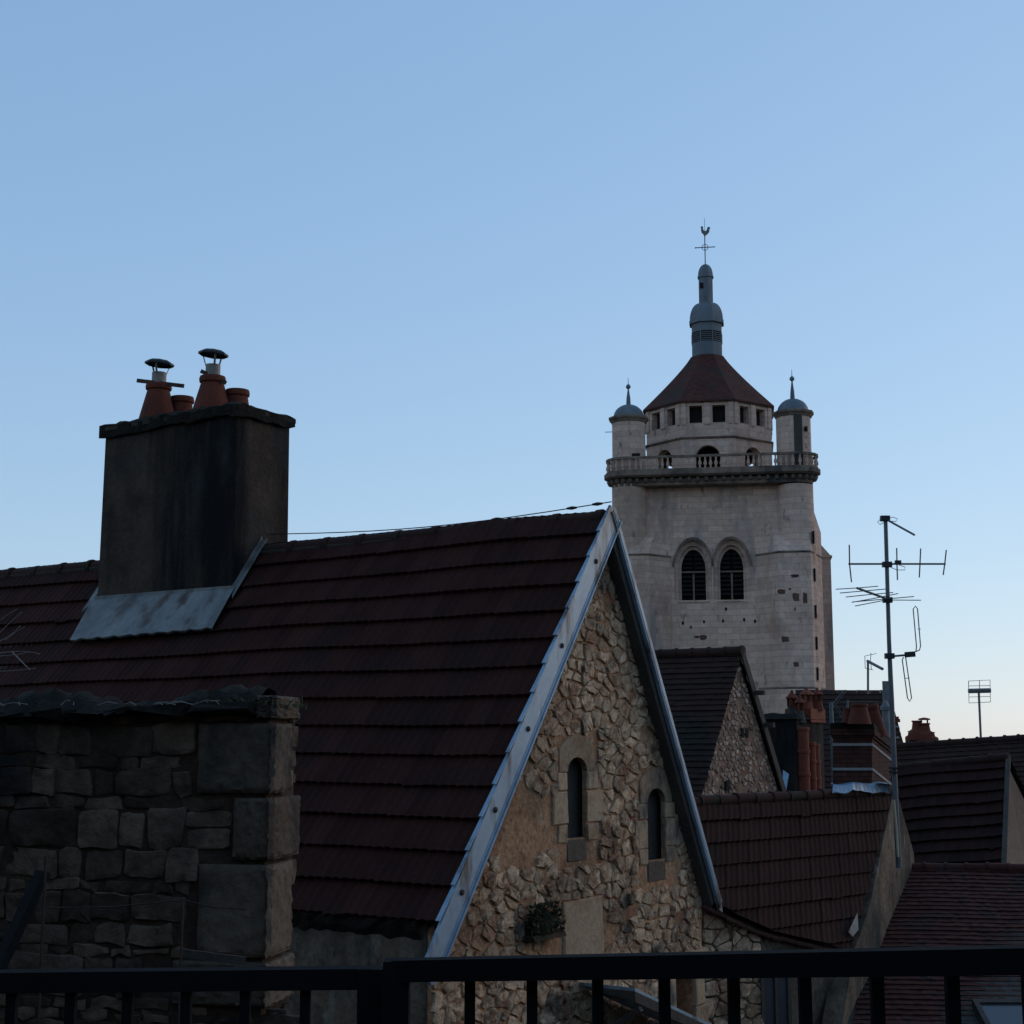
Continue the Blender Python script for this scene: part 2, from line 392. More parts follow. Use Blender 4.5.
def block(mb, O, U, W, Nn, u0, u1, v0, v1, d0, d1, ch=.02, m=0, jit=.008):
    """dressed stone: chamfered box from depth d0 to d1 along Nn"""
    j = lambda: random.uniform(-jit, jit)
    a = [(u0,v0),(u1,v0),(u1,v1),(u0,v1)]
    b = [(u0+ch,v0+ch),(u1-ch,v0+ch),(u1-ch,v1-ch),(u0+ch,v1-ch)]
    A_ = [O+U*x+W*y+Nn*d0 for x,y in a]; B_ = [O+U*(x+j())+W*(y+j())+Nn*(d1-ch) for x,y in a]; C_ = [O+U*(x+j())+W*(y+j())+Nn*(d1+j()) for x,y in b]
    i = len(mb.v); mb.v += A_ + B_ + C_
    for r_ in (0, 4):
        for k in range(4):
            q = (k+1) % 4; mb.f.append((i+r_+k, i+r_+q, i+r_+4+q, i+r_+4+k)); mb.m.append(m)
    mb.f.append((i+8,i+9,i+10,i+11)); mb.m.append(m); mb.f.append((i+3,i+2,i+1,i)); mb.m.append(m)
Z = V((0,0,1))

# ================================================================== ground and deck
g = MB()
rad = [0, 12, 30, 60, 120, 250, 600, 1500, 4000]
rows = []
for r_ in rad[1:]:
    rows.append([V((r_*math.cos(2*math.pi*a/48), r_*math.sin(2*math.pi*a/48), 0)) for a in range(49)])
g.grid(rows); g.poly([rows[0][k] for k in range(48)])
struct('ground', g, m_ground)
g = MB(); g.hexa([(-6.8,-7,7.2),(8.6,-7,7.2),(8.6,3.45,7.2),(-6.8,3.7,7.2)], [(-6.8,-7,7.45),(8.6,-7,7.45),(8.6,3.45,7.45),(-6.8,3.7,7.45)])
struct('terrace', g, m_deck)
g = MB(); g.hexa([(-6.8,3.0,0),(8.6,3.0,0),(8.6,3.4,0),(-6.8,3.65,0)], [(-6.8,3.0,7.19),(8.6,3.0,7.19),(8.6,3.4,7.19),(-6.8,3.65,7.19)])
tag(build('retaining_wall', g, m_render, base=(0,3.2,0)), 'stained rendered retaining wall that carries the terrace under the railing', 'wall')

# ================================================================== houses added out of view round the terrace to block sky light
def shade_house(label, x0, x1, y0, y1, h, hr, face, axis):
    o = thing('shade_house', ((x0+x1)/2, (y0+y1)/2, 0), label, 'house', 'added shading houses')
    mb = MB(); mb.hexa([(x0,y0,0),(x1,y0,0),(x1,y1,0),(x0,y1,0)], [(x0,y0,h),(x1,y0,h),(x1,y1,h),(x0,y1,h)]); build('wall', mb, m_render, o)
    e = .35
    if axis == 'y':
        xm = (x0+x1)/2; A_, B_ = V((xm, y0-.1, h+hr)), V((xm, y1+.1, h+hr))
        sl_ = [(A_, B_, V((x1+e, y1+.1, h-.1)), V((x1+e, y0-.1, h-.1))), (B_, A_, V((x0-e, y0-.1, h-.1)), V((x0-e, y1+.1, h-.1)))]
        gab = [[(x0,y,h),(x1,y,h),(xm,y,h+hr)] for y in (y0, y1)]
    else:
        ym = (y0+y1)/2; A_, B_ = V((x0-.1, ym, h+hr)), V((x1+.1, ym, h+hr))
        sl_ = [(A_, B_, V((x1+.1, y0-e, h-.1)), V((x0-.1, y0-e, h-.1))), (B_, A_, V((x0-.1, y1+e, h-.1)), V((x1+.1, y1+e, h-.1)))]
        gab = [[(x,y0,h),(x,y1,h),(x,ym,h+hr)] for x in (x0, x1)]
    for q in sl_:
        mb = MB(); L_ = (q[3]-q[0]).length; tile_patch(mb, *q, int(L_/.34), int((q[1]-q[0]).length/.3), 'flat', lift=.03); build('roof', mb, m_tile2, o)
    mb = MB(); mb.hexa(gab[0], gab[1]); build('gable', mb, m_render, o)
    a0, a1 = (y0, y1) if face in ('x0', 'x1') else (x0, x1)
    n = int((a1-a0)/2.6); fl = int((h-7.6)/2.8)
    for i in range(n):
        for k in range(fl):
            c = a0 + (a1-a0)*(i+.5)/n; z = 8.3 + 2.8*k
            nrm = {'x0': V((-1,0,0)), 'x1': V((1,0,0)), 'y1': V((0,1,0)), 'y0': V((0,-1,0))}[face]
            p = V((x0 if face == 'x0' else x1, c, z)) if face in ('x0','x1') else V((c, y1 if face == 'y1' else y0, z))
            t = Z.cross(nrm)
            mb = MB()
            for (u0, u1, w0, w1) in ((-.55,-.43,0,1.5), (.43,.55,0,1.5), (-.43,.43,1.38,1.5), (-.43,.43,0,.08), (-.03,.03,.08,1.38)):
                mb.hexa([p+t*u0+Z*w0, p+t*u1+Z*w0, p+t*u1+Z*w0+nrm*.05, p+t*u0+Z*w0+nrm*.05], [p+t*u0+Z*w1, p+t*u1+Z*w1, p+t*u1+Z*w1+nrm*.05, p+t*u0+Z*w1+nrm*.05])
            f_ = build('window', mb, m_timber, o)
            mb = MB(); mb.hexa([p-t*.43+Z*.08, p+t*.43+Z*.08, p+t*.43+Z*.08+nrm*.02, p-t*.43+Z*.08+nrm*.02], [p-t*.43+Z*1.38, p+t*.43+Z*1.38, p+t*.43+Z*1.38+nrm*.02, p-t*.43+Z*1.38+nrm*.02]); build('pane', mb, m_glass, f_)
shade_house('unseen rendered house added right of the terrace to shade the lower walls', 13, 21, -4, 17, 10.0, 2.4, 'x0', 'y')
shade_house('unseen rendered house added behind the terrace to darken the walls facing it', -8, 10, -16, -7.2, 13.6, 3.6, 'y1', 'x')
shade_house('unseen rendered house added left of the terrace to block sky light', -15.5, -7.2, -6, 7.5, 14.5, 4, 'x1', 'y')

# ================================================================== railing: two panels
def railing(label, x0, x1, Y0, Y1, yc0, yc1, bals, posts):
    def at(x):
        k = (x-x0)/(x1-x0); Y = Y0 + (Y1-Y0)*k
        p = P(x, yc0 + (yc1-yc0)*k, Y); return p
    a, b = at(x0), at(x1)
    root = thing('railing', (a.x*.5+b.x*.5, a.y*.5+b.y*.5, 7.45), label, 'railing')
    mb = MB(); mb.beam(a, b, .05, .042); build('handrail', mb, m_rail, root)
    mb = MB(); da, db = a.copy(), b.copy(); da.z = db.z = 7.58; mb.beam(da, db, .04, .035); build('bottom_rail', mb, m_rail, root)
    for x in bals:
        p = at(x); mb = MB(); mb.hexa(*[[(p.x+i*.0105, p.y+j*.0105, z) for i, j in ((-1,-1),(1,-1),(1,1),(-1,1))] for z in (7.565, p.z-.022)])
        build('baluster', mb, m_rail, root)
    for x, hw in posts:
        p = at(x); mb = MB(); mb.hexa(*[[(p.x+i*hw, p.y+j*.03, z) for i, j in ((-1,-1),(1,-1),(1,1),(-1,1))] for z in (7.45, p.z+.02)])
        build('post', mb, m_rail, root)
railing('level left panel of the dark metal railing, in front of the dark stone wall', -140, 372, 3.3, 3.25, 983, 977.5,
        [-105,-46, 13, 72, 129, 187, 246, 306], [(376, .036)])
railing('longer right panel of the dark metal railing, rising slightly in front of the gabled house', 398, 1190, 3.15, 2.42, 970, 957,
        [470, 532, 597.5, 664, 733, 804, 876, 951, 1028, 1107], [(397, .026), (1188, .03)])

# ================================================================== main gabled house
A0 = P(613, 510, 17.4)
TH = R(34)
U_, V_ = V((-math.cos(TH), math.sin(TH), 0)), V((math.sin(TH), math.cos(TH), 0))
def HA(u, v, z): return A0 + U_*u + V_*v + Z*z
KL, KR = 4.65/3.46, 4.65/2.56
house = thing('gable_house', HA(3, 0, -A0.z), 'big house with a brown tiled roof and a rubble stone gable edged in blue zinc', 'house')
# roof: two tiled slopes on a board deck
mb = MB()
tile_patch(mb, HA(14.6,0,0), HA(.07,0,0), HA(.07,-3.27,-3.27*KL), HA(14.6,-3.27,-3.27*KL), 14, 62, lift=.05, rnd=.004,
           warp=lambda a, t: -.06*math.sin(math.pi*min(1, a*1.1))*(1-t) + .022*math.sin(9*a+4*t) + .012*math.sin(23*a-7*t))
roof = build('roof', mb, m_tile, house)
mb = MB(); tile_patch(mb, HA(.07,0,0), HA(14.6,0,0), HA(14.6,2.56,-4.65), HA(.07,2.56,-4.65), 16, 62)
build('roof', mb, m_tile, house)
nl, nr = V((0,-KL,1)).normalized(), V((0,KR,1)).normalized()
def nv(n): return U_*n.x + V_*n.y + Z*n.z
NL, NR = (V_*(-KL) + Z).normalized(), (V_*KR + Z).normalized()
mb = MB()
a, b = [HA(.03,0,-.06), HA(14.6,0,-.06), HA(14.6,-3.24,-3.24*KL-.03), HA(.03,-3.24,-3.24*KL-.03)], None
mb.hexa([p - NL*.12 for p in a], [p - NL*.03 for p in a])
a = [HA(.03,0,-.06), HA(14.6,0,-.06), HA(14.6,2.54,-4.68), HA(.03,2.54,-4.68)]
mb.hexa([p - NR*.12 for p in a], [p - NR*.03 for p in a])
build('roof_deck', mb, m_timber, house)
mb = MB(); ridge_caps(mb, HA(.12,0,-.10), HA(5.55,0,-.10), .095, .62, 1.22); build('ridge_cap', mb, m_ridge, house, smooth=True)
mb = MB(); ridge_caps(mb, HA(8.4,0,-.10), HA(14.6,0,-.10), .095, .62, 1.22); build('ridge_cap', mb, m_ridge, house, smooth=True)
# zinc verge boards
def verge(vb, zb, N, up, dn, x=0.0, ext=0.0):
    d_ = (HA(0, vb, zb) - HA(0, 0, 0)).normalized(); e = HA(0, vb, zb) + d_*ext; s = HA(0, 0, 0)
    m2 = MB()
    prof = [s + N*up, s + N*(-dn)]
    # face plate with a folded drip edge
    m2.hexa([s+N*up+U_*-.012, e+N*(up-.03)+U_*-.012, e+N*(-dn+.06)+d_*.10+U_*-.012, e+N*(-dn)+d_*.03+U_*-.012, s+N*(-dn)+U_*-.012],
            [s+N*up+U_*.02, e+N*(up-.03)+U_*.02, e+N*(-dn+.06)+d_*.10+U_*.02, e+N*(-dn)+d_*.03+U_*.02, s+N*(-dn)+U_*.02])
    m2.tube([s+N*(-dn+.012)+U_*-.018, e+N*(-dn+.012)+U_*-.018], .014, 6)
    m2.tube([s+N*(-dn+.06)+U_*-.014, e+N*(-dn+.06)+U_*-.014], .005, 5)
    return m2, s, e, d_
m2, s, e, d_ = verge(-3.46, -4.65, NL, .085, .215, ext=.14)
L_ = (e-s).length
k = 14; step = math.hypot(3.27, 3.27*KL)/k
for i in range(k):                                     # stepped flashing lapping every tile course
    p, q = s + d_*(i*step), s + d_*((i+1)*step + .03)
    j = random.uniform(-.008, .008)
    m2.hexa([p+N_*0+NL*(.05)+U_*-.01 for N_ in (V((0,0,0)),)] + [q+NL*.085+U_*-.01, q+NL*.085+U_*(.035+j), p+NL*.05+U_*(.035+j)],
            [p+NL*.062+U_*-.01, q+NL*.10+U_*-.01, q+NL*.10+U_*(.035+j), p+NL*.062+U_*(.035+j)])
vb = build('verge_board', m2, m_zinc, house)
for f_ in (.13, .34, .53, .70, .86, .985):
    c = s + d_*(L_*f_) + NL*(-.05) + U_*-.014
    mb = MB(); mb.tube([c, c - U_*.012, c - U_*.02], [.03, .028, .014], 12); build('screw', mb, m_rust, vb)
m2, s, e, d_ = verge(2.56, -4.65, NR, .05, .07, ext=.10)
m2.hexa([s+NR*.05, e+NR*.05, e+NR*.05+U_*.12, s+NR*.05+U_*.12], [s+NR*.07, e+NR*.07, e+NR*.07+U_*.12, s+NR*.07+U_*.12])
build('verge_board', m2, m_zinc, house)

# gable wall of rubble with two slit windows
WO = HA(.19, 0, 0); NG = -U_
def gp(x, y):                                          # a pixel of the gable wall -> its (v, z)
    q = onplane(x, y, WO, NG) - WO; return q.dot(V_), q.z
VL, VR, ZG = -3.22, 2.44, -A0.z
mb = MB()
pol = [(0,-.16), (VL, -.16 + VL*KL), (VL, ZG), (VR, ZG), (VR, -.16 - VR*KR)]
mb.hexa([WO + V_*v + Z*z for v, z in pol], [WO + V_*v + Z*z + U_*.45 for v, z in pol])
gw = build('gable_wall', mb, m_mortar, house)
wins = []
for (xl, xr, yt, yb) in ((566.5, 586, 757, 838), (646.5, 664.5, 788, 860)):
    vm = [gp(xl, (yt+yb)/2)[0], gp(xr, (yt+yb)/2)[0]]
    wins.append((vm[0], vm[1], gp((xl+xr)/2, yb)[1], gp((xl+xr)/2, yt)[1]))
cuts = []
for (a, b, c, t) in wins:                              # the openings widen into a dark void behind the dressed jambs
    q = MB(); q.hexa([WO + V_*v + Z*z + U_*.05 for v, z in ((a-.1,c-.02),(b+.5,c-.02),(b+.5,t+.02),(a-.1,t+.02))], [WO + V_*v + Z*z + U_*.42 for v, z in ((a-.1,c-.02),(b+.5,c-.02),(b+.5,t+.02),(a-.1,t+.02))]); cuts.append(q)
for (a, b, c, t) in wins:
    r_ = (b-a)/2; mid = (a+b)/2; zs = t - r_*.75
    prof = [(a,c),(b,c)] + [(mid + r_*math.cos(math.pi*k/8), zs + r_*.75*math.sin(math.pi*k/8)) for k in range(9)]
    q = MB(); q.hexa([WO + V_*v + Z*z - U_*.3 for v, z in prof], [WO + V_*v + Z*z + U_*.40 for v, z in prof]); cuts.append(q)
dv0, dz1 = gp(668, 962); dv1 = gp(693, 1000)[0]
q = MB(); q.hexa([WO + V_*v + Z*z - U_*.3 for v, z in ((dv0+.12,ZG+1),(dv1,ZG+1),(dv1,dz1-.18),(dv0+.12,dz1-.18))],
                 [WO + V_*v + Z*z + U_*.35 for v, z in ((dv0+.12,ZG+1),(dv1,ZG+1),(dv1,dz1-.18),(dv0+.12,dz1-.18))]); cuts.append(q)
carve(gw, cuts)
rects = [(a-.20, b+.24, c-.30, t+.22) for (a, b, c, t) in wins]
lv0, lz1 = gp(545, 905); lv1, lz0 = gp(602, 948)
rects += [(lv0, lv1, lz0, lz1), (dv0, dv1+.35, ZG, dz1)]
mb = MB()
pl = [((0,-.17), (-KL/math.hypot(KL,1), 1/math.hypot(KL,1))), ((0,-.17), (KR/math.hypot(KR,1), 1/math.hypot(KR,1))), ((VR,0),(1,0)), ((VL,0),(-1,0))]
bare = lambda q: (sum(p[0] for p in q)/len(q) + 1.75)**2/.5 + (sum(p[1] for p in q)/len(q) + 3.55)**2/.16 > 1    # a patch still under plaster
stones(mb, [p for p in cells(VL-.1, VR+.1, -7.6, 0, .22, .15, .49) if bare(p) and random.random() < .96], WO, V_, Z, NG, joint=.014, h=.026, planes=pl, rects=rects, rough=.6, out=.15, rc=.12)
# smaller galleting stones pressed into the joints
stones(mb, [p for p in cells(VL, VR, -7.6, 0, .2, .15) if random.random() < .16 and bare(p)], WO, V_, Z, NG, joint=.03, h=.04, planes=pl, rects=rects, rough=.5)
build('rubble_facing', mb, m_stone, gw, smooth=True)
for (a, b, c, t) in wins:
    mb = MB(); r_ = (b-a)/2; mid = (a+b)/2; zs = t - r_*.75
    H = zs - c
    for sgn, x0, x1 in ((-1, a-.2, a), (1, b, b+.24)):
        for k, (f0, f1) in enumerate(((-.05,.22), (.22,.72), (.72,1.0))):
            ex = (.10 if k == 1 else 0)
            u0, u1 = (x0-ex, x1) if sgn < 0 else (x0, x1+ex)
            block(mb, WO, V_, Z, NG, u0, u1, c + f0*H, c + f1*H - .012, -.045, .022, .01)
    arc = [(mid + r_*math.cos(math.pi*k/8), zs + r_*.75*math.sin(math.pi*k/8)) for k in range(9)]
    top = [(b+.2, zs+.0), (b+.2, t+.10), (b+.02, t+.22), (a+.05, t+.24), (a-.16, t+.12), (a-.18, zs)]
    pg = arc[::-1] + []                                   # arched head cut from one stone
    outer = [(a-.17, zs), (a-.17, t+.10), (a-.02, t+.2), (mid-.05, t+.25), (mid+.05, t+.25), (b, t+.22), (b+.17, t+.10), (b+.17, zs), (b+.17, zs)]
    f = [WO + V_*v + Z*z + NG*.02 for v, z in pg]; g2 = [WO + V_*v + Z*z + NG*.02 for v, z in outer]
    bk = [p - NG*.06 for p in f]; bo = [p - NG*.1 for p in g2]
    mb.grid([f, g2]); mb.grid([bk, f]); mb.grid([g2, bo])
    fr = build('window_surround', mb, m_dressed, house)
    mb = MB(); block(mb, WO, V_, Z, NG, a+.005, b-.005, c-.25, c-.012, -.04, .012, .012); build('sill', mb, m_darkstone, fr)
    q = MB(); q.hexa([WO + V_*v + Z*z + U_*.13 for v, z in ((a-.09,c-.01),(b+.49,c-.01),(b+.49,t+.01),(a-.09,t+.01))], [WO + V_*v + Z*z + U_*.18 for v, z in ((a-.09,c-.01),(b+.49,c-.01),(b+.49,t+.01),(a-.09,t+.01))])
    build('shutter', q, m_timber, fr)
mb = MB(); block(mb, WO, V_, Z, NG, lv0+.35, lv1, lz0-.1, lz1, -.1, .025, .02, jit=.015); block(mb, WO, V_, Z, NG, lv0+.5, lv1+.1, lz0-.42, lz0-.12, -.1, .03, .02)
build('lintel', mb, m_dressed, house)
mb = MB()
block(mb, WO, V_, Z, NG, dv0-.1, dv1+.35, dz1-.17, dz1+.06, -.1, .06, .02)
for k in range(6):
    block(mb, WO, V_, Z, NG, dv1+.003, dv1+.25+.08*(k % 2), dz1-.18-.42*(k+1), dz1-.19-.42*k, -.25, .05, .015)
    block(mb, WO, V_, Z, NG, dv0-.1-.08*(k % 2), dv0+.115, dz1-.18-.42*(k+1), dz1-.19-.42*k, -.25, .05, .015)
fr = build('door_surround', mb, m_dressed, house)
q = MB(); q.hexa([WO + V_*v + Z*z + U_*.25 for v, z in ((dv0+.12,ZG+1),(dv1,ZG+1),(dv1,dz1-.18),(dv0+.12,dz1-.18))],
                 [WO + V_*v + Z*z + U_*.30 for v, z in ((dv0+.12,ZG+1),(dv1,ZG+1),(dv1,dz1-.18),(dv0+.12,dz1-.18))])
build('door', q, m_louver, house)
# lean-to canopy over the gable door
cv0, cz0 = gp(575, 985); cv1, cz1 = gp(668, 1023)
mb = MB()
c0, c1 = WO + V_*cv0 + Z*cz0 + NG*.75, WO + V_*(cv1+.3) + Z*(cz1-.15) + NG*.75
mb.hexa([c0+V_*-.0, c1, c1-NG*.70, c0-NG*.70], [p + Z*.035 for p in (c0, c1, c1-NG*.70, c0-NG*.70)], 1)
mb.hexa([c0-Z*.11+NG*.004, c1-Z*.11+NG*.004, c1-Z*.11-NG*.03, c0-Z*.11-NG*.03], [p-Z*.004 for p in (c0+NG*.004, c1+NG*.004, c1-NG*.03, c0-NG*.03)])
for f_ in (.05, .95):
    p = c0.lerp(c1, f_); mb.beam(p - Z*.15, p - NG*.74 - Z*.6, .06, .06)
build('door_canopy', mb, [m_timber, m_zinc], house)
# side walls and the eave wall of stained render
mb = MB()
def wallbox(v0, v1, u0, u1, z0, z1): mb.hexa([HA(u0,v0,z0),HA(u1,v0,z0),HA(u1,v1,z0),HA(u0,v1,z0)], [HA(u0,v0,z1),HA(u1,v0,z1),HA(u1,v1,z1),HA(u0,v1,z1)])
wallbox(VL-.012, VL+.45, .24, 14.4, ZG, -4.36); wallbox(VR-.4, VR-.001, .71, 14.4, ZG, -4.62)
build('eave_wall', mb, m_render, house)
mb = MB(); rows = []
for j in range(4):
    rows.append([HA(.3 + 9.0*i/90, VL-.012 - (.0, .07, .06, .0)[j]*random.uniform(.4, 1.4), -4.33 - (.0, .04, .13, .22)[j] - random.uniform(0, .05)) for i in range(91)])
mb.grid(rows); build('mossy_ledge', mb, m_moss, house)
# chimney
CU0, CU1, CV0, CV1, CZ = 5.60, 8.30, -.53, .55, 1.99
mb = MB()
def cbox(m_, u0, u1, v0, v1, z0, z1, j=0, mi=0):
    m_.hexa([HA(u0,v0,z0),HA(u1,v0,z0),HA(u1,v1,z0),HA(u0,v1,z0)], [HA(u0+j,v0+j,z1),HA(u1-j,v0+j,z1),HA(u1-j,v1-j,z1),HA(u0+j,v1-j,z1)], mi)
cbox(mb, CU0, CU1, CV0, CV1, -1.6, CZ-.24, .02)
ch = build('chimney', mb, m_soot, house)
mb = MB()
cbox(mb, CU0-.02, CU1+.02, CV0-.02, CV1+.02, CZ-.238, CZ-.19); cbox(mb, CU0-.045, CU1+.045, CV0-.045, CV1+.045, CZ-.189, CZ-.13)
cap = build('cap_course', mb, m_soot, ch)
# mossy irregular cap stones
mb = MB()
nu, nv_ = 26, 12
rows = []
for j in range(nv_+1):
    row = []
    for i in range(nu+1):
        u = CU0-.05 + (CU1-CU0+.10)*i/nu; v = CV0-.05 + (CV1-CV0+.10)*j/nv_
        edge = min(i, nu-i)/3.0, min(j, nv_-j)/2.5
        hgt = .045 + .10*min(1, min(edge)) + random.uniform(-.025, .025)
        row.append(HA(u + random.uniform(-.015,.015), v + random.uniform(-.02,.02), CZ-.155+hgt))
    rows.append(row)
mb.grid(rows)
base_ = [rows[0][i] for i in range(nu+1)] + [rows[j][nu] for j in range(1, nv_+1)] + [rows[nv_][i] for i in range(nu-1, -1, -1)] + [rows[j][0] for j in range(nv_-1, 0, -1)]
low = [V((p.x, p.y, A0.z + CZ - .225 - random.uniform(0,.07))) for p in base_]
mb.grid([base_ + base_[:1], low + low[:1]]); mb.poly(low)
build('mossy_cap', mb, m_moss, ch)
topz = A0.z + CZ - .02
def capxy(x, y): return onplane(x, y, V((0,0,topz)), Z)
def pot(parent, x, ybase, ytop, wb, wt, v=0.0, m_=None):
    """clay pot: base pixel x, ybase, height to ytop, half widths in metres"""
    c = onplane(x, ybase, HA(0, v, 0), V_); c.z = topz; H = (P(x, ytop, c.y).z - topz)
    mb = MB(); mb.lathe([(wb,-.05),(wb,.02),(wt*1.05,H-.10),(wt*1.2,H-.09),(wt*1.24,H-.05),(wt*1.16,H-.005),(wt*1.0,H),(wt*.8,H),(wt*.8,H-.15)], 20, c, cap=False)
    mb.poly([c + V((wt*.8*math.cos(a*.628), wt*.8*math.sin(a*.628), H-.15)) for a in range(10)])
    o = build('chimney_pot', mb, m_ or m_terra, parent, smooth=True)
    return c + Z*H
t1 = pot(ch, 158, 408, 384, .27, .155, -.12)
t2 = pot(ch, 212, 401, 376.5, .27, .155, -.12)
pot(ch, 182, 404, 397, .17, .145, .2)
pot(ch, 237, 406, 390, .19, .145, .2)
def cowl(parent, t, hc, hl, rot, tilt):
    mb = MB(); mb.lathe([(.105,-.06),(.105,hc),(.095,hc),(.095,-.02)], 20, t)
    c = build('cowl', mb, m_steel, parent, smooth=True)
    return c
def cowl_parts(parent, t, hc, hl, rot, rad):
    cowl(parent, t, hc, hl, 0, 0)
    mb = MB()
    for k in range(3):
        an = rot + 2*math.pi*k/3; a = t + V((.10*math.cos(an), .10*math.sin(an), hc-.03)); b = t + V((rad*.72*math.cos(an), rad*.72*math.sin(an), hl+.01))
        mb.beam(a, b, .03, .008)
    build('cowl_leg', mb, m_steel, parent)
    mb = MB()
    # folded eight sided rain lid: a shallow pyramid with a hanging rim
    M_ = Matrix.Rotation(R(5), 3, 'Y')
    pr = [(0.02,.05),(rad*.7,.035),(rad,.0),(rad*1.0,-.03),(rad*.985,-.03),(rad*.96,-.004)]
    i = len(mb.v)
    mb.lathe(pr, 8, (0,0,0), ph=R(12))
    mb.v = [t + Z*(hl+.03) + M_ @ v for v in mb.v]
    build('rain_lid', mb, m_black, parent)
cowl_parts(ch, t1, .17, .285, .4, .215)
cowl_parts(ch, t2, .17, .31, .9, .215)
for t, (xa, ya), (xb, yb) in ((t1, (137, 380.5), (184, 386)), (t2, (201, 371), (226, 383))):
    mb = MB(); mb.beam(P(xa, ya, t.y-.06), P(xb, yb, t.y-.11), .03, .055); build('clamp_bar', mb, m_rust, ch)
# zinc apron at the chimney's foot and its side flashing
RP = HA(0,0,0) + NL*.055
def onroof(x, y, lift=0.0): return onplane(x, y, RP + NL*lift, NL)
mb = MB()
fa, fb = HA(CU1+.02, CV0-.012, CV0*KL), HA(CU0-.02, CV0-.012, CV0*KL)
nseg = 26
r0, r1, r2, r3 = [], [], [], []
for i in range(nseg+1):
    k = i/nseg
    top = (HA(CU1+.04, CV0-.02, 0)).lerp(HA(CU0-.05, CV0-.02, 0), k); top.z = A0.z + CV0*KL + .05
    mid_ = (HA(CU1+.05, CV0-.06, 0)).lerp(HA(CU0-.06, CV0-.06, 0), k); mid_.z = A0.z + (CV0-.06)*KL + .10
    bot = onroof(70 + (212-70)*k, 640 - 12*k + .9*math.sin(i*2.2), .02)
    r0.append(top + Z*.045); r1.append(top); r2.append(mid_); r3.append(bot)
mb.grid([r0, r1, r2, r3]); mb.grid([r3, [p - NL*.03 for p in r3]])
sa = [HA(CU0-.012, v, v*KL + .12) for v in (CV0-.03, -.3, -.0)]; sb = [HA(CU0-.014, v, v*KL + .06) for v in (CV0-.03, -.3, -.0)]
se = [HA(CU0-.11, v, v*KL + .075) for v in (CV0-.12, -.3, -.0)]
mb.grid([sa, sb, se])
sa = [HA(CU1+.012, v, v*KL + .12) for v in (CV0-.03, -.3, -.0)]; sb = [HA(CU1+.014, v, v*KL + .06) for v in (CV0-.03, -.3, -.0)]
se = [HA(CU1+.14, v, v*KL + .075) for v in (CV0-.16, -.3, -.0)]
mb.grid([sa, sb, se])
fl = build('flashing', mb, m_dullzinc, ch)
md = fl.modifiers.new('thick', 'SOLIDIFY'); md.thickness = .006; md.offset = 1
# lightning wire along the ridge
mb = MB(); a, b = HA(.02,0,.10), HA(5.6,.15,.16)
mb.tube([a.lerp(b, k/12) - Z*(.10*math.sin(math.pi*k/12)) for k in range(13)], .007, 5)
for k in (.035, .10, .3): 
    p = a.lerp(b, k) - Z*(.10*math.sin(math.pi*k)); mb.tube([p-U_*.07, p, p+U_*.07], [.012, .022, .012], 6)
tag(build('cable', mb, m_cable, base=a), 'thin dark cable strung above the ridge from gable tip to chimney', 'cable')
# moss clump on a ledge of the gable
mc = WO + V_*gp(538, 938)[0] + Z*gp(538, 938)[1]
root = thing('moss_clump', mc, 'dark mossy plant clump on a small ledge of the rubble gable', 'plant')
mb = MB(); mb.hexa([mc+V_*a+NG*b for a, b in ((-.3,-.05),(.32,-.05),(.32,.16),(-.3,.16))], [mc+V_*a+NG*b+Z*.05 for a, b in ((-.3,-.05),(.32,-.05),(.32,.14),(-.3,.14))])
build('ledge', mb, m_greymortar, root)
mb = MB()
for k in range(420):
    a = V((random.gauss(0, .17), 0, 0)); p = mc + V_*random.uniform(-.30, .30) + NG*random.uniform(0, .16) + Z*(.05 + min(.30, abs(random.gauss(0, .2))))
    s_ = random.uniform(.02, .045); x = V((random.gauss(0,1), random.gauss(0,1), random.gauss(0,1))).normalized(); y = x.orthogonal().normalized()
    mb.poly([p - x*s_, p + y*s_*.5, p + x*s_, p - y*s_*.5])
build('foliage', mb, m_fern, root, fix=False)
mb = MB()
rows = [[mc + V_*(.28*math.cos(a)*math.cos(b)) + NG*(.02 + .13*math.sin(a)*math.cos(b)) + Z*(.05 + .26*math.sin(b)*random.uniform(.85,1.1)) for a in [math.pi*i/14 for i in range(15)]] for b in [math.pi/2*j/7 for j in range(8)]]
mb.grid(rows); build('cushion', mb, m_moss, root)

# ================================================================== old stone wall at the left, close to the terrace
PH = R(10)
SU, SV = V((-math.cos(PH), math.sin(PH), 0)), V((math.sin(PH), math.cos(PH), 0))   # along the wall to the left, through its thickness
C0 = P(270, 850, 9.3); C0.z = 0
def SW(u, d, z): return C0 + SU*u + SV*d + Z*z
def sz(y, x=270): return P(x, y, 9.3).z
ZT = sz(716)
sw = thing('stone_wall', SW(1.6, .3, 0), 'dark old stone wall with big corner blocks and a ragged mossy top', 'wall')
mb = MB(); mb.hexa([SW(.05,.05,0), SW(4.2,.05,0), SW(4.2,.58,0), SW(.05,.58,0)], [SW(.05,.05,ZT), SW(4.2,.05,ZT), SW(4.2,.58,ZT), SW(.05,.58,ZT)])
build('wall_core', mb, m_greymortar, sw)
O = SW(0, .05, 0); NF = -SV
qz = [(sz(1010), sz(962), .62), (sz(960), sz(864), .47), (sz(862), sz(797), .26), (sz(795), sz(722), .50), (sz(720), sz(694), .13)]
mb = MB()
pol = []
zrow = sz(1100)
rows_h = []
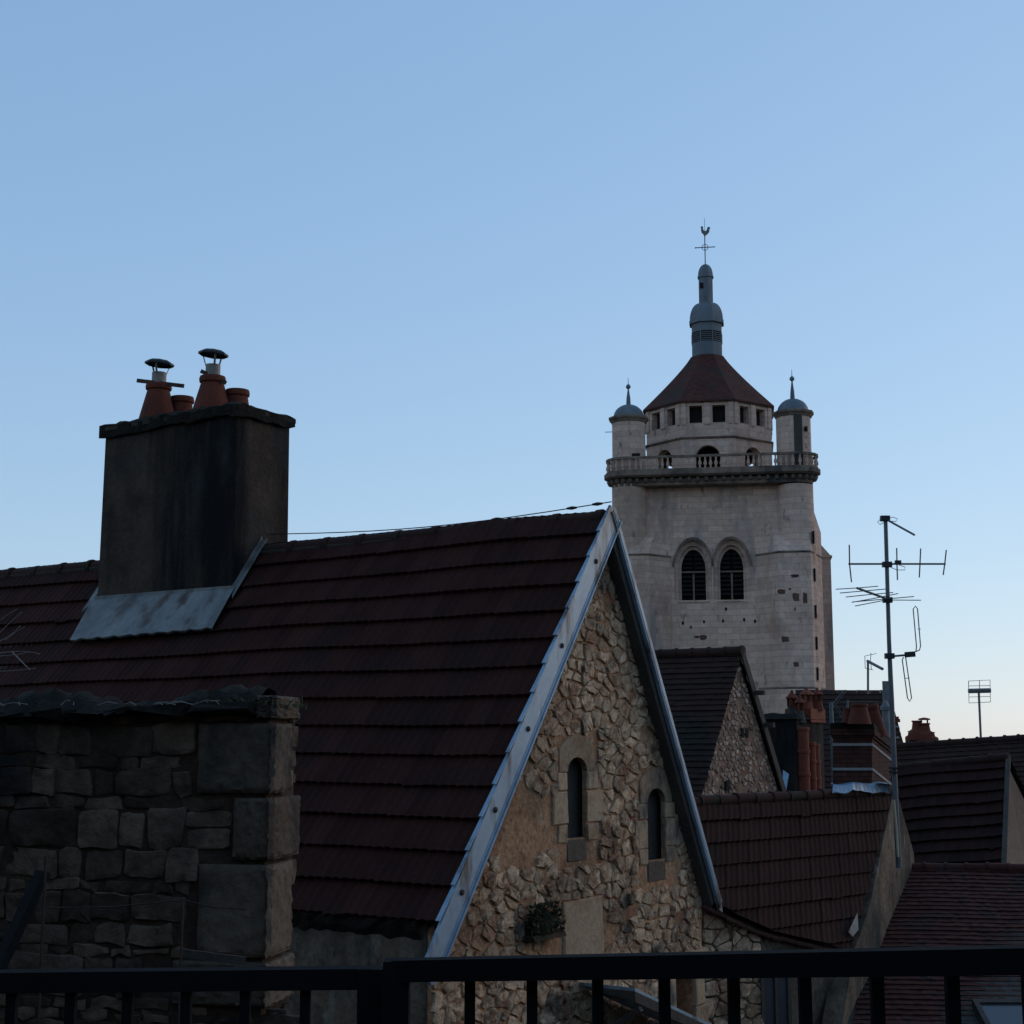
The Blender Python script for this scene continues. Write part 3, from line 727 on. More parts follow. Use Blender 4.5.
while zrow < ZT - .03:
    h_ = random.choice([.06, .08, .08, .11, .14, .18, .23]) * random.uniform(.9, 1.1)
    h_ = min(h_, max(.06, ZT - zrow)); u = -.05 + random.uniform(-.2, 0)
    while u < 4.2:
        w_ = random.uniform(.7, 2.2)*max(.17, h_)
        if h_ > .2 and random.random() < .3:                # two thin stones in a tall course
            k = random.uniform(.35, .65)
            pol.append([(u, zrow), (u+w_, zrow), (u+w_, zrow+h_*k), (u, zrow+h_*k)]); pol.append([(u, zrow+h_*k), (u+w_, zrow+h_*k), (u+w_, zrow+h_), (u, zrow+h_)])
        else:
            j2 = lambda k=.022: random.uniform(-k, k)
            pol.append([(u+j2(), zrow+j2()), (u+w_*.5, zrow+j2()), (u+w_+j2(), zrow+j2()), (u+w_+j2(), zrow+h_+j2()), (u+w_*random.uniform(.3,.7), zrow+h_+j2()), (u+j2(), zrow+h_+j2())])
        u += w_
    zrow += h_
stones(mb, pol, O, SU, Z, NF, joint=.004, h=.022, rects=[(-.3, q[2], q[0], q[1]) for q in qz], rough=.55, minw=.03, rc=.11, out=.055)
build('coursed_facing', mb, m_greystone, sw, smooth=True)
# end face stones
mb = MB(); OE = SW(.05, 0, 0)
pe = []; zz = sz(1100)
while zz < ZT:
    h_ = random.uniform(.10, .2); d = .06
    while d < .58:
        w_ = random.uniform(.14, .4); pe.append([(d, zz), (min(.6, d+w_), zz), (min(.6, d+w_), zz+h_), (d, zz+h_)]); d += w_
    zz += h_
stones(mb, pe, OE, SV, Z, -SU, joint=.012, h=.03, rough=.4, rects=[(0,.42,qz[1][0],qz[1][1]), (0,.56,qz[2][0],qz[2][1]), (0,.36,qz[3][0],qz[3][1])], minw=.03)
build('end_facing', mb, m_greystone, sw, smooth=True)
for k, (z0, z1, ul) in enumerate(qz):
    mb = MB(); dp = (.5, .42, .56, .36, .5)[k]
    # one big corner block, its front and end faces a little uneven
    n = 18; j = lambda s_=.009: random.uniform(-s_, s_)
    def face(fn, a0, a1): return [[fn(a0+(a1-a0)*i/n, z0+.008+(z1-z0-.016)*q/n, (0 if 0 < i < n and 0 < q < n else -.022) + j()) for i in range(n+1)] for q in range(n+1)]
    mb.grid(face(lambda a, z, o: SW(a, .005 - o, z), ul-.012, -.012))
    mb.grid(face(lambda a, z, o: SW(-.015 - o, a, z), -.022, dp))
    mb.hexa([SW(0,.03,z0+.01), SW(ul-.014,.03,z0+.01), SW(ul-.014,dp,z0+.01), SW(0,dp,z0+.01)], [SW(0,.03,z1-.01), SW(ul-.014,.03,z1-.01), SW(ul-.014,dp,z1-.01), SW(0,dp,z1-.01)])
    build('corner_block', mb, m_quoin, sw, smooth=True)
# ragged top: overhanging slabs and earth
mb = MB()
u = .14
while u < 4.3:
    w_ = random.uniform(.15, .42); o = random.uniform(-.02, .07) + .03*min(1, u)
    z0 = ZT + random.uniform(-.02, .015); z1 = z0 + random.uniform(.03, .07) - .02*min(1, u*.4)
    block(mb, SW(0,.6,0), SU, Z, -SV, u, u+w_-.012, z0, z1, 0, .6+o, .03, jit=.04); u += w_
build('top_slab', mb, m_moss, sw)
mb = MB(); rows = []
for q in range(9):
    row = []
    for i in range(61):
        u = .14 + 4.05*i/60; dd = .0 + .58*q/8
        hgt = ZT + .05 + (.10*math.sin(math.pi*q/8))*(1 + .5*math.sin(u*5)) + random.uniform(-.03, .03) - .035*min(1.2, u*.5)
        row.append(SW(u, dd-.04*(q == 0), hgt if 0 < q < 8 else ZT + .0))
    rows.append(row)
mb.grid(rows); build('mossy_earth', mb, m_moss, sw, smooth=True)
tuf = thing('weed_tuft', SW(.18, .2, ZT + .05), 'small dark weed tuft growing on the corner of the old stone wall', 'plant')
mb = MB()
for k in range(260):
    u = random.gauss(.17, .12); p = SW(u, random.uniform(-.02, .45), ZT + .05); L_ = random.uniform(.04, .13)
    dr = V((random.gauss(0,.6), random.gauss(0,.5), 1)).normalized(); sd = V((random.uniform(-1,1), random.uniform(-1,1), 0)).normalized()*.008
    mb.poly([p-sd, p+sd, p+dr*L_*.6+sd*.7+V((0,0,-.0)), p+dr*L_+V((dr.x*.04, 0, -.02))])
build('foliage', mb, m_weed, tuf, fix=False)
mb = MB()
for k in range(26):
    u = random.uniform(.3, 3.6); p = SW(u, -.05, ZT + .07)
    q = p + SU*random.uniform(-.2, .2) + Z*random.uniform(.0, .03); mb.tube([p, p.lerp(q,.5)+Z*.015, q], .003, 4)
tag(build('dry_stalks', mb, m_twig, base=SW(2,0,ZT)), 'few dry pale stalks lying along the top of the dark stone wall', 'stalks', kind='stuff')
# bare branch reaching over the wall from the left
br = thing('bare_branch', SW(2.2, .3, ZT), 'pale bare twigs rising at the left edge in front of the tiled roof', 'branch')
mb = MB(); s0 = P(-60, 705, 9.9)
def bez(p, q, r_, n=7): return [(p*(1-t)**2 + q*2*t*(1-t) + r_*t*t) for t in [i/n for i in range(n+1)]]
mb.tube(bez(s0, P(-40, 660, 9.9), P(-5, 640, 9.8)), [.012]*3+[.010]*3+[.007]*2, 6); build('stem', mb, m_twig, br)
mb = MB()
for (a, b, c) in (((-20,655),(2,628),(22,612)), ((-12,645),(8,640),(20,626)), ((-30,650),(-5,620),(17,609)), ((-25,655),(5,658),(30,652)), ((5,640),(15,632),(24,627)), ((-40,672),(10,672),(36,668)), ((-10,655),(20,648),(40,654)), ((12,652),(22,662),(30,670))):
    mb.tube(bez(P(*a, 9.8), P(*b, 9.75), P(*c, 9.7)), [.004]*4+[.0025]*4, 4)
build('twig', mb, m_twig, br)
# iron rods, wire and a leaning plank in front of the old wall
fr = thing('iron_frame', P(115, 1000, 8.7).xy.to_3d(), 'thin iron rods joined by wires in front of the dark stone wall', 'frame')
for x, y0, r_ in ((46, 856, .010), (183, 898, .009)):
    a = P(x, y0, 8.7); b = a.copy(); b.z = 5.2; mb = MB(); mb.tube([a, b], r_, 6); build('rod', mb, m_rust, fr)
for (a, b, r_) in (((46,908),(183,900),.005), ((183,900),(246,909),.005)):
    mb = MB(); p, q = P(*a, 8.7), P(*b, 8.7); mb.tube([p, p.lerp(q,.5)-Z*.015, q], r_, 5); build('wire', mb, m_rust, fr)
mb = MB(); mb.beam(P(182, 953, 8.75), P(245, 961, 8.85), .03, .045); build('crossbar', mb, m_timber, fr)
mb = MB(); a = P(43, 872, 8.95); b = P(-70, 1115, 8.5); mb.beam(a, b, .09, .05)
tag(build('leaning_plank', mb, m_hole, base=b), 'dark plank leaning against the old stone wall at the lower left', 'plank')

# ================================================================== middle house: lower tiled roof behind the gabled house
MA = P(690, 800, 22.5); MBp = P(893, 788, 26.3); MBp.z = MA.z
mu = (MBp - MA).normalized(); mdn = V((-.22, -.975, 0)); md_ = (mdn*math.cos(R(50)) - Z*math.sin(R(50)))
NM = mu.cross(md_).normalized()
if NM.z < 0: NM = -NM
mh = thing('tiled_house', (MA + mu*3).xy.to_3d(), 'low house with brown interlocking tiles and a curved eave, right of the rubble gable', 'house')
tl, tr = MA - mu*2.5, MBp + mu*2.5
mb = MB(); tile_patch(mb, tl, tr, tr + md_*4.4, tl + md_*4.4, 11, 40, lift=.04)
mroof = build('roof', mb, m_tile4, mh)
def onM(x, y, l=0.0): return onplane(x, y, MA + NM*l, NM)
edge = [(640, 868), (700, 897), (730, 913), (760, 928), (800, 938), (852, 950)]
e3 = [onM(*p) for p in edge]
pls = []
for a, b in zip(e3, e3[1:]):
    n = (b-a).cross(NM).normalized()
    if n.dot(md_) < 0: n = -n
    pls.append((a, n))
r3 = [onM(*p) for p in ((894, 788), (885, 822), (868, 905), (852, 950))]
for a, b in zip(r3, r3[1:]):
    n = (b-a).cross(NM).normalized()
    if n.dot(mu) < 0: n = -n
    pls.append((a, n))
clip(mroof, pls)
mb = MB(); trb = MBp + mu*.05; tile_patch(mb, trb, tl, tl - mdn*2.8 - Z*3.3, trb - mdn*2.8 - Z*3.3, 8, 36); build('roof', mb, m_tile, mh)
mb = MB(); ridge_caps(mb, tl - Z*.04, MBp + mu*.05, .085, .45); build('ridge_cap', mb, m_ridge, mh, smooth=True)
# eave: slab edge under the curved line with old tile ends
mb = MB()
for a, b in zip(e3, e3[1:]):
    n = max(1, int((b-a).length/.17)); t = (b-a)/n
    for i in range(n):
        p = a + t*i - NM*.06 + Z*random.uniform(-.012,.012); q = p + t*.95; out = mdn*(.10+random.uniform(0,.04)) - Z*.06
        mb.hexa([p-mdn*.2, q-mdn*.2, q+out, p+out], [v + Z*.035 for v in (p-mdn*.2, q-mdn*.2, q+out, p+out)])
build('eave_tile', mb, m_ridge, mh)
# front wall following the eave
mb = MB()
w3 = [p - mdn*.10 - Z*.07 for p in e3]
for a, b in zip(w3, w3[1:]):
    a0, b0 = V((a.x,a.y,0)), V((b.x,b.y,0)); k = -mdn*.4
    mb.hexa([a0, b0, b0+k, a0+k], [a, b, b+k, a+k])
mw = build('front_wall', mb, m_render, mh)
mb = MB()
for a, b in list(zip(w3, w3[1:]))[1:3]:
    t = (b-a).to_2d().to_3d(); L_ = t.length; t.normalize(); nn = mdn
    stones(mb, cells(0, L_, -4.5, 0, .25, .17, .48), a, t, Z, V((t.y,-t.x,0)), joint=.014, h=.034, rough=.5, planes=[((0,-.05),((a.z-b.z)/L_, 1)), ((L_,0),(1,0)), ((0,0),(-1,0))])
build('rubble_facing', mb, m_stone, mw, smooth=True)
a, b = w3[3], w3[4]; t = (b-a).to_2d().to_3d().normalized(); nn = V((t.y,-t.x,0))
q0, q1 = onplane(759, 978, a, nn), onplane(789, 978, a, nn); zt = q0.z; q1.z = zt
mb = MB()
for p, q, zz0, zz1 in ((q0, q0+t*.07, zt-1.5, zt), (q1-t*.07, q1, zt-1.5, zt), (q0, q1, zt, zt+.08), (q0, q1, zt-1.58, zt-1.5), ((q0+q1)/2-t*.025, (q0+q1)/2+t*.025, zt-1.5, zt)):
    mb.hexa([V((v.x,v.y,zz0)) for v in (p+nn*.04, q+nn*.04, q, p)], [V((v.x,v.y,zz1)) for v in (p+nn*.04, q+nn*.04, q, p)])
win = build('window', mb, m_timber, mh)
mb = MB(); mb.hexa([V((v.x,v.y,zt-1.5)) for v in (q0+nn*.015+t*.07, q1+nn*.015-t*.07, q1+nn*.004-t*.07, q0+nn*.004+t*.07)], [V((v.x,v.y,zt)) for v in (q0+nn*.015+t*.07, q1+nn*.015-t*.07, q1+nn*.004-t*.07, q0+nn*.004+t*.07)])
build('pane', mb, m_glass, win)
# skewed end wall of pale render
PW = r3[0]; dw = (r3[-1]-r3[0]).to_2d().to_3d().normalized(); nw = V((-dw.y, dw.x, 0))
if nw.y > 0: nw = -nw
mb = MB()
line = [p + nw*.02 - Z*.05 for p in r3]
ext = PW - dw*1.3; ext = V((ext.x, ext.y, PW.z - 1.2)) + nw*.02
far = line[-1] + dw*1.2; far = V((far.x, far.y, line[-1].z - 1.4))
top = [V((ext.x, ext.y, ext.z)), line[0] + Z*.1] + line[1:] + [far]
for a, b in zip(top, top[1:]):
    mb.hexa([V((a.x,a.y,0)), V((b.x,b.y,0)), V((b.x,b.y,0))-nw*.3, V((a.x,a.y,0))-nw*.3], [a, b, b-nw*.3, a-nw*.3])
build('end_wall', mb, m_render, mh)
# small zinc valley piece on the roof's lower corner
mb = MB(); tri = [onM(857, 913, .08), onM(858, 930, .08), onM(852, 937, .08), onM(848, 932, .08)]
mb.hexa(tri, [p + NM*.01 for p in tri]); build('flashing', mb, m_dullzinc, mh)

# banded brick chimney on the end of that roof
def quadbox(mb, fl, fr_, br_, top_, m=0):
    mb.hexa(fl, top_, m)
chY, chB = 25.75, 27.2
def C4(xl, xr, xb, y, yb, dy=0.0):                   # loop: front left, front right, back right, back left
    a, b, c = P(xl, y, chY-dy), P(xr, y, chY-dy), P(xb, yb, chB)
    return [a, b, c, a + (c - b)]
bc = thing('brick_chimney', P(852, 795, 25.6).xy.to_3d() + Z*P(852, 795, 25.6).z, 'dark brick chimney with two white bands and clay pots beside the tall antenna', 'chimney')
mb = MB(); mb.hexa(C4(833, 872, 891, 800, 806), C4(833, 872, 891, 733, 748)); build('stack', mb, m_brick, bc)
mb = MB(); mb.hexa(C4(831.5, 873.3, 892.3, 737.5, 753, .03), C4(831.5, 873.3, 892.3, 735, 750, .03)); mb.hexa(C4(830, 874.7, 893.7, 734.9, 749.9, .06), C4(830, 874.7, 893.7, 729, 744, .06)); build('cap_course', mb, m_brick, bc)
mb = MB(); tp_ = C4(831, 873, 891, 723, 738); mb.hexa(C4(830, 874.5, 893, 728.9, 743.9), [p + V((random.uniform(-.03,.03), 0, random.uniform(-.03,.03))) for p in tp_]); build('mossy_cap', mb, m_moss, bc)
for y, yb in ((744, 759.5), (768.5, 784)):
    mb = MB(); mb.hexa(C4(832.4, 872.6, 891.6, y+1.8, yb+1.8, .025), C4(832.4, 872.6, 891.6, y-.8, yb-.8, .025)); build('white_band', mb, m_white, bc)
def pot2(parent, xb, yb, xt, yt, wb, wt, Y, mat_=m_terra, name='chimney_pot'):
    a, b = P(xb, yb, Y), P(xt, yt, Y); mb = MB()
    ax = b - a; pts = [a + ax*k for k in (0, .84, .86, .93, .99, 1.0, .8)]
    mb.tube(pts, [wb, wt*1.04, wt*1.16, wt*1.2, wt*1.14, wt*.85, wt*.8], 18); return build(name, mb, mat_, parent, smooth=True)
pot2(bc, 859.5, 724, 859, 703.5, .20, .125, 25.5)
pot2(bc, 880, 737, 872, 704.5, .13, .09, 26.3)
pot2(bc, 847.5, 723, 848, 708, .095, .07, 25.7)
mb = MB(); n = 14
r0 = [P(834 + 56*i/n, 784.5 + (.8*math.sin(i*.9) - 1.2*math.sin(math.pi*i/n)), chY - .12) for i in range(n+1)]
r1 = [onM(832.5 + 57*i/n, 792.5 - .8*math.sin(i*1.7) - (2.5 if 4 < i < 8 else 0), .13) for i in range(n+1)]
rm = [p.lerp(q, .55) + Z*.06 for p, q in zip(r0, r1)]
mb.grid([[p + V((0,.25,.02)) for p in r0], r0, rm, r1]); fl = build('flashing', mb, m_zinc, bc)
md = fl.modifiers.new('thick', 'SOLIDIFY'); md.thickness = .02

# sooty stack with the red flue pipes
SY = 35.0
sc0 = P(797.5, 760, SY); sc0.z = 0
def SC(u, v, z): return sc0 + U_*u + V_*v + Z*z
def zat(y, x=797, Y=SY): return P(x, y, Y).z
ss = thing('sooty_chimney', SC(.9, .6, zat(800)), 'wide sooty chimney with red clay flue pipes and hooded pots', 'chimney')
mb = MB(); mb.hexa([SC(0,0,2), SC(2.6,0,2), SC(2.6,1.57,2), SC(0,1.57,2)], [SC(0,0,zat(719)), SC(2.6,0,zat(719)), SC(2.6,1.57,zat(719)), SC(0,1.57,zat(719))]); build('stack', mb, m_soot, ss)
mb = MB(); rows = [[SC(-.06+2.72*i/14, -.06+1.69*j/8, zat(719) + (.13 + random.uniform(-.03,.03) if 0 < i < 14 and 0 < j < 8 else .0)) for i in range(15)] for j in range(9)]
mb.grid(rows); build('mossy_cap', mb, m_moss, ss)
mb = MB(); mb.hexa([SC(-.05,.74,zat(722)), SC(.6,.74,zat(722)), SC(.6,1.62,zat(722)), SC(-.05,1.62,zat(722))], [SC(-.05,.74,zat(708)), SC(.6,.74,zat(708)), SC(.6,1.62,zat(708)), SC(-.05,1.62,zat(708))]); build('brick_course', mb, m_terra2, ss)
fx = V_.x; 
for (v, r_, y0, y1) in ((.12, .135, 795, 727), (.59, .10, 795, 742), (.85, .10, 795, 744)):
    c = SC(-.10, v, 0); z0, z1 = zat(y0), zat(y1); mb = MB(); H = z1-z0
    pr = []
    for k in range(3):
        b0 = z0 + H*k/3; b1 = z0 + H*(k+1)/3; pr += [(r_, b0), (r_, b1-.09), (r_*1.14, b1-.08), (r_*1.14, b1-.01), (r_, b1)]
    mb.lathe(pr, 14, c); build('flue_pipe', mb, m_terra2, ss, smooth=True)
def hooded(x, yb, yt, v, wmul, m1, m2):
    u_ = 0
    c = onplane(x, yb, SC(0, v, 0), V_); H = P(x, yt, c.y).z - c.z; r_ = .115*wmul
    root_ = MB(); root_.lathe([(r_*1.35,-.04),(r_*1.05,H*.22),(r_,H*.28),(r_,H*.40),(r_*.6,H*.40)], 8, c)
    o = build('hooded_pot', root_, m1, ss)
    q = MB()
    for k in range(4):
        an = math.pi/4 + k*math.pi/2 + .3; p = c + V((r_*.82*math.cos(an), r_*.82*math.sin(an), 0)); q.hexa(*[[p + V((i*.026, j*.026, z)) for i, j in ((-1,-1),(1,-1),(1,1),(-1,1))] for z in (H*.39, H*.67)])
    q.lathe([(r_*1.05,H*.66),(r_*1.3,H*.69),(r_*1.25,H*.73),(r_*.45,H*.88),(r_*.3,H*.93),(r_*.32,H*.96),(.01,H)], 8, c)
    build('hood', q, m2, o)
hooded(792.5, 717, 690, .5, 1.0, m_timber, m_terra)
hooded(800, 721, 695, .3, .9, m_timber, m_terra)
hooded(807, 712, 687, .95, 1.15, m_terra2, m_terra2)
hooded(817.5, 709, 688, 1.3, 1.0, m_terra, m_terra)
mb = MB(); q = [P(783, 770, 34.6), P(789, 774, 34.6), P(786, 792, 34.4), P(782.5, 792, 34.4)]; mb.hexa(q, [p + V((0,.02,.0)) for p in q]); build('flashing', mb, m_zinc, ss)
mb = MB(); a = P(831, 702, 34); b = a.copy(); b.z = 3; mb.tube([a, b], .045, 8)
for y in (742, 768): c = P(831, y, 34); mb.tube([V((a.x,a.y,c.z-.03)), V((a.x,a.y,c.z+.03))], .06, 8)
build('downpipe', mb, m_mast, ss)

# ================================================================== second gabled house with small rubble
GA = P(742.5, 650, 32)
def GH(u, v, z): return GA + U_*u + V_*v + Z*z
G0 = GH(.12, 0, 0)
def g2(x, y): q = onplane(x, y, G0, NG) - G0; return q.dot(V_), q.z
(vl, zl), (vr, zr) = g2(697, 797), g2(780, 792)
gh = thing('rubble_house', GH(3, 0, -GA.z), 'dark roofed house with a narrow gable of small rubble below the tower', 'house')
ex = 1.7
mb = MB(); tile_patch(mb, GH(9,0,0), GH(0,0,0), GH(0,vl*ex,zl*ex), GH(9,vl*ex,zl*ex), 44, 46, 'flat', lift=.028, warp=lambda a, t: .03*math.sin(5*a+4*t)); build('roof', mb, m_tile2, gh)
mb = MB(); tile_patch(mb, GH(0,0,0), GH(9,0,0), GH(9,vr*ex,zr*ex), GH(0,vr*ex,zr*ex), 30, 46, 'flat', lift=.028); build('roof', mb, m_tile2, gh)
mb = MB(); ridge_caps(mb, GH(-.02,0,-.03), GH(9,0,-.03), .11, .4); build('ridge_cap', mb, m_tile2, gh, smooth=True)
mb = MB(); w = [(0,-.1), (vl*ex,zl*ex-.1), (vl*ex,-GA.z), (vr*ex,-GA.z), (vr*ex,zr*ex-.1)]
mb.hexa([G0 + V_*v + Z*z for v, z in w], [G0 + V_*v + Z*z + U_*8 for v, z in w]); gw2 = build('gable_wall', mb, m_gable2, gh)
mb = MB(); kl, kr = zl/vl, zr/vr
stones(mb, [p for p in cells(vl*1.2, vr*1.2, zl*1.25, 0, .15, .11) if random.random() < .78], G0, V_, Z, NG, joint=.02, h=.03, rough=.4, minw=.03,
       planes=[((0,-.15), (-kl/math.hypot(kl,1), 1/math.hypot(kl,1))), ((0,-.15), (-kr/math.hypot(kr,1), 1/math.hypot(kr,1)))])
build('rubble_facing', mb, m_stone2, gw2)
mb = MB(); c = g2(743, 733)
for s_ in (-.09, .11): mb = MB(); mb.hexa(*[[G0 + V_*(c[0]+s_+a) + Z*(c[1]+b) + NG*d for a, b in ((-.06,-.10),(.06,-.10),(.06,.10),(-.06,.10))] for d in (.0, .05)]); build('putlog_hole', mb, m_hole, gw2)
mb = MB(); c = g2(726, 785); mb.hexa(*[[G0 + V_*(c[0]+a) + Z*(c[1]+b) + NG*d for a, b in ((-.10,-.10),(.10,-.10),(.07,.10),(-.06,.08))] for d in (.0, .05)])
build('putlog_hole', mb, m_hole, gw2)
mb = MB()
NR2 = (V_*(-kr) + Z).normalized()
s_, e_ = GH(-.02,0,0), GH(-.02,vr*ex,zr*ex)
mb.hexa([s_+NR2*.05, e_+NR2*.05, e_-NR2*.12, s_-NR2*.12], [p + U_*.04 for p in (s_+NR2*.05, e_+NR2*.05, e_-NR2*.12, s_-NR2*.12)])
for f_ in (.28, .5): 
    p = s_.lerp(e_, f_*.6) - NR2*.05; mb.beam(p - U_*.02, p - U_*.22, .1, .1)
build('verge_board', mb, m_timber, gh)

# ================================================================== roofs at the right
rh = thing('red_roof_house', (P(950, 950, 26)).xy.to_3d(), 'low house with a roof of small red plain tiles and a skylight', 'house')
Yr = 27.4; tl, tr = P(901, 871, Yr), P(1090, 864, Yr); tr.z = tl.z = P(950, 869, Yr).z
bl, brr = P(835, 1040, 22.6), P(1110, 1040, 22.6); bl.z = brr.z
tl.x -= .35
mb = MB(); tile_patch(mb, tl, tr, brr + V((0,-1.6,-.72)), bl + V((-.35,-1.6,-.72)), 52, 40, 'flat', lift=.022, rnd=.005, warp=lambda a, t: .02*math.sin(6*a+2*t)); build('roof', mb, m_tile3, rh)
NRR = (tr-tl).cross(bl-tl).normalized(); NRR = NRR if NRR.z > 0 else -NRR
mb = MB(); mb.hexa([p - NRR*.22 for p in (tl,tr,brr,bl)], [p - NRR*.03 for p in (tl,tr,brr,bl)]); build('roof_deck', mb, m_timber, rh)
mb = MB(); ridge_caps(mb, tl, tr, .10, .36); build('ridge_cap', mb, m_tile3, rh, smooth=True)
mb = MB(); f0, f1 = bl + V((0,.3,-.3)), brr + V((0,.3,-.3)); h0, h1 = tl - Z*.1, tr - Z*.1
mb.hexa([V((v.x,v.y,0)) for v in (f0,f1,h1,h0)], [f0,f1,h1,h0]); build('wall', mb, m_render, rh)
def onR(x, y, l): return onplane(x, y, tl + NRR*l, NRR)
ru = (tr-tl).normalized(); rd = NRR.cross(ru); rd = rd if rd.z < 0 else -rd
s0 = onR(972, 1000, .10); mb = MB()
def sk(a, b, l): return s0 + ru*a + rd*b + NRR*(l-.10)
for (a0, a1, b0, b1) in ((0,1.0,0,.09), (0,1.0,1.1,1.2), (0,.08,.09,1.1), (.92,1.0,.09,1.1)):
    mb.hexa([sk(a0,b0,0), sk(a1,b0,0), sk(a1,b1,0), sk(a0,b1,0)], [sk(a0,b0,.12), sk(a1,b0,.12), sk(a1,b1,.12), sk(a0,b1,.12)])
skl = build('skylight', mb, m_timber, rh)
mb = MB(); mb.hexa([sk(.08,.09,.05), sk(.92,.09,.05), sk(.92,1.1,.05), sk(.08,1.1,.05)], [sk(.08,.09,.09), sk(.92,.09,.09), sk(.92,1.1,.09), sk(.08,1.1,.09)]); build('pane', mb, m_glass, skl)

nh = thing('slope_roof_house', P(950, 860, 31).xy.to_3d(), 'house with a worn brown tiled slope and a brown plaster gable at the right edge', 'house')
tl, tr, br_, bl = P(880, 769, 33.5), P(1008, 756, 31.5), P(1003, 884, 29.3), P(880, 893, 31)
mb = MB(); tile_patch(mb, tl, tr, br_, bl, 11, 26, 'mech', lift=.06, warp=lambda a, t: -.10*math.sin(math.pi*t)*(1-a) + .04*math.sin(5*a)); build('roof', mb, m_tile4, nh)
mb = MB(); ridge_caps(mb, tl - Z*.03, tr - Z*.03, .10, .42); build('ridge_cap', mb, m_tile2, nh, smooth=True)
bk0, bk1 = tr + V((1.9, 2.2, -2.7)), tl + V((1.9, 2.2, -2.7))
mb = MB(); tile_patch(mb, tr, tl, bk1, bk0, 8, 24); build('roof', mb, m_tile2, nh)
mb = MB(); g3 = [tr - Z*.1, br_ - Z*.15, V((br_.x, br_.y, 0)), V((bk0.x, bk0.y, 0)), bk0 - Z*.1]
mb.hexa([p + V((-.02,.06,-.05)) for p in g3], [p + V((-.10,.30,-.05)) for p in g3]); build('gable_wall', mb, m_brownwall, nh)
mb = MB(); mb.hexa([V((p.x,p.y+.1,0)) for p in (bl, br_, bk0, bk1)], [p - Z*.25 for p in (bl, br_, bk0, bk1)]); build('wall', mb, m_brownwall, nh)
mb = MB(); s_, e_ = tr, br_; n_ = (br_-tr).cross(V((0,1,0))).normalized()
mb.hexa([tr+V((.05,0,.04)), br_+V((.05,0,.04)), br_+V((.05,0,-.12)), tr+V((.05,0,-.12))], [tr+V((-.04,.02,.04)), br_+V((-.04,.02,.04)), br_+V((-.04,.02,-.12)), tr+V((-.04,.02,-.12))]); build('verge_board', mb, m_timber, nh)

lh = thing('long_roof_house', P(970, 780, 46).xy.to_3d(), 'long house with a plain dark roof on the skyline at the far right', 'house')
tl, tr = P(894, 746.5, 46), P(1100, 733.5, 46); bl, brr = tl + V((0,-4,-4.6)), tr + V((0,-4,-4.6))
mb = MB(); tile_patch(mb, tl, tr, brr, bl, 34, 46, 'flat', lift=.03); build('roof', mb, m_tile2, lh)
mb = MB(); tile_patch(mb, tr, tl, tl+V((0,4,-4.6)), tr+V((0,4,-4.6)), 30, 40, 'flat', lift=.03); build('roof', mb, m_tile2, lh)
mb = MB(); ridge_caps(mb, tl, tr, .11, .42, 1.25); build('ridge_cap', mb, m_tile2, lh, smooth=True)
mb = MB(); w = [tl - Z*.1, bl + V((0,.2,-.1)), V((bl.x, bl.y+.2, 0)), V((tl.x, tl.y+3.8, 0)), tl + V((0,3.8,-4.5))]
dx = V((tr.x-tl.x, 0, tr.z-tl.z)); mb.hexa(w, [V((p.x+dx.x, p.y, max(0, p.z+dx.z) if p.z > 0 else 0)) for p in w]); build('wall', mb, m_render, lh)
# clay pot cluster on the long roof
pc = thing('pot_chimney', P(921, 742, 47), 'squat chimney with a cluster of clay pots on the far dark roof', 'chimney')
mb = MB(); c = P(921, 742, 47); mb.hexa([c+V((a,b,-.8)) for a, b in ((-.5,-.3),(.48,-.3),(.48,.3),(-.5,.3))], [c+V((a,b,.06)) for a, b in ((-.4,-.25),(.40,-.25),(.40,.25),(-.4,.25))]); build('stack', mb, m_moss, pc)
def bulb(x, yb, yt, r_, Y):
    c = P(x, yb, Y); H = P(x, yt, Y).z - c.z; mb = MB()
    mb.lathe([(r_*1.2,-.1),(r_*1.25,H*.25),(r_*1.15,H*.4),(r_*.75,H*.52),(r_*.62,H*.9),(r_*.8,H*.93),(r_*.7,H)], 14, c); o = build('chimney_pot', mb, m_terra, pc, smooth=True); return c, H, o
bulb(917.5, 738, 720.5, .22, 47); c, H, o = bulb(925, 739, 723, .24, 46.9); bulb(912, 740, 731, .17, 47.1); bulb(930.5, 741, 732, .20, 46.8)
mb = MB()
for k in range(4):
    an = k*math.pi/2+.5; p = c + V((.13*math.cos(an), .13*math.sin(an), 0)); mb.tube([p+Z*H*.95, p+Z*(H+.1)], .025, 5)
mb.lathe([(.2,H+.09),(.17,H+.14),(.02,H+.17)], 10, c); build('hood', mb, m_terra, o)

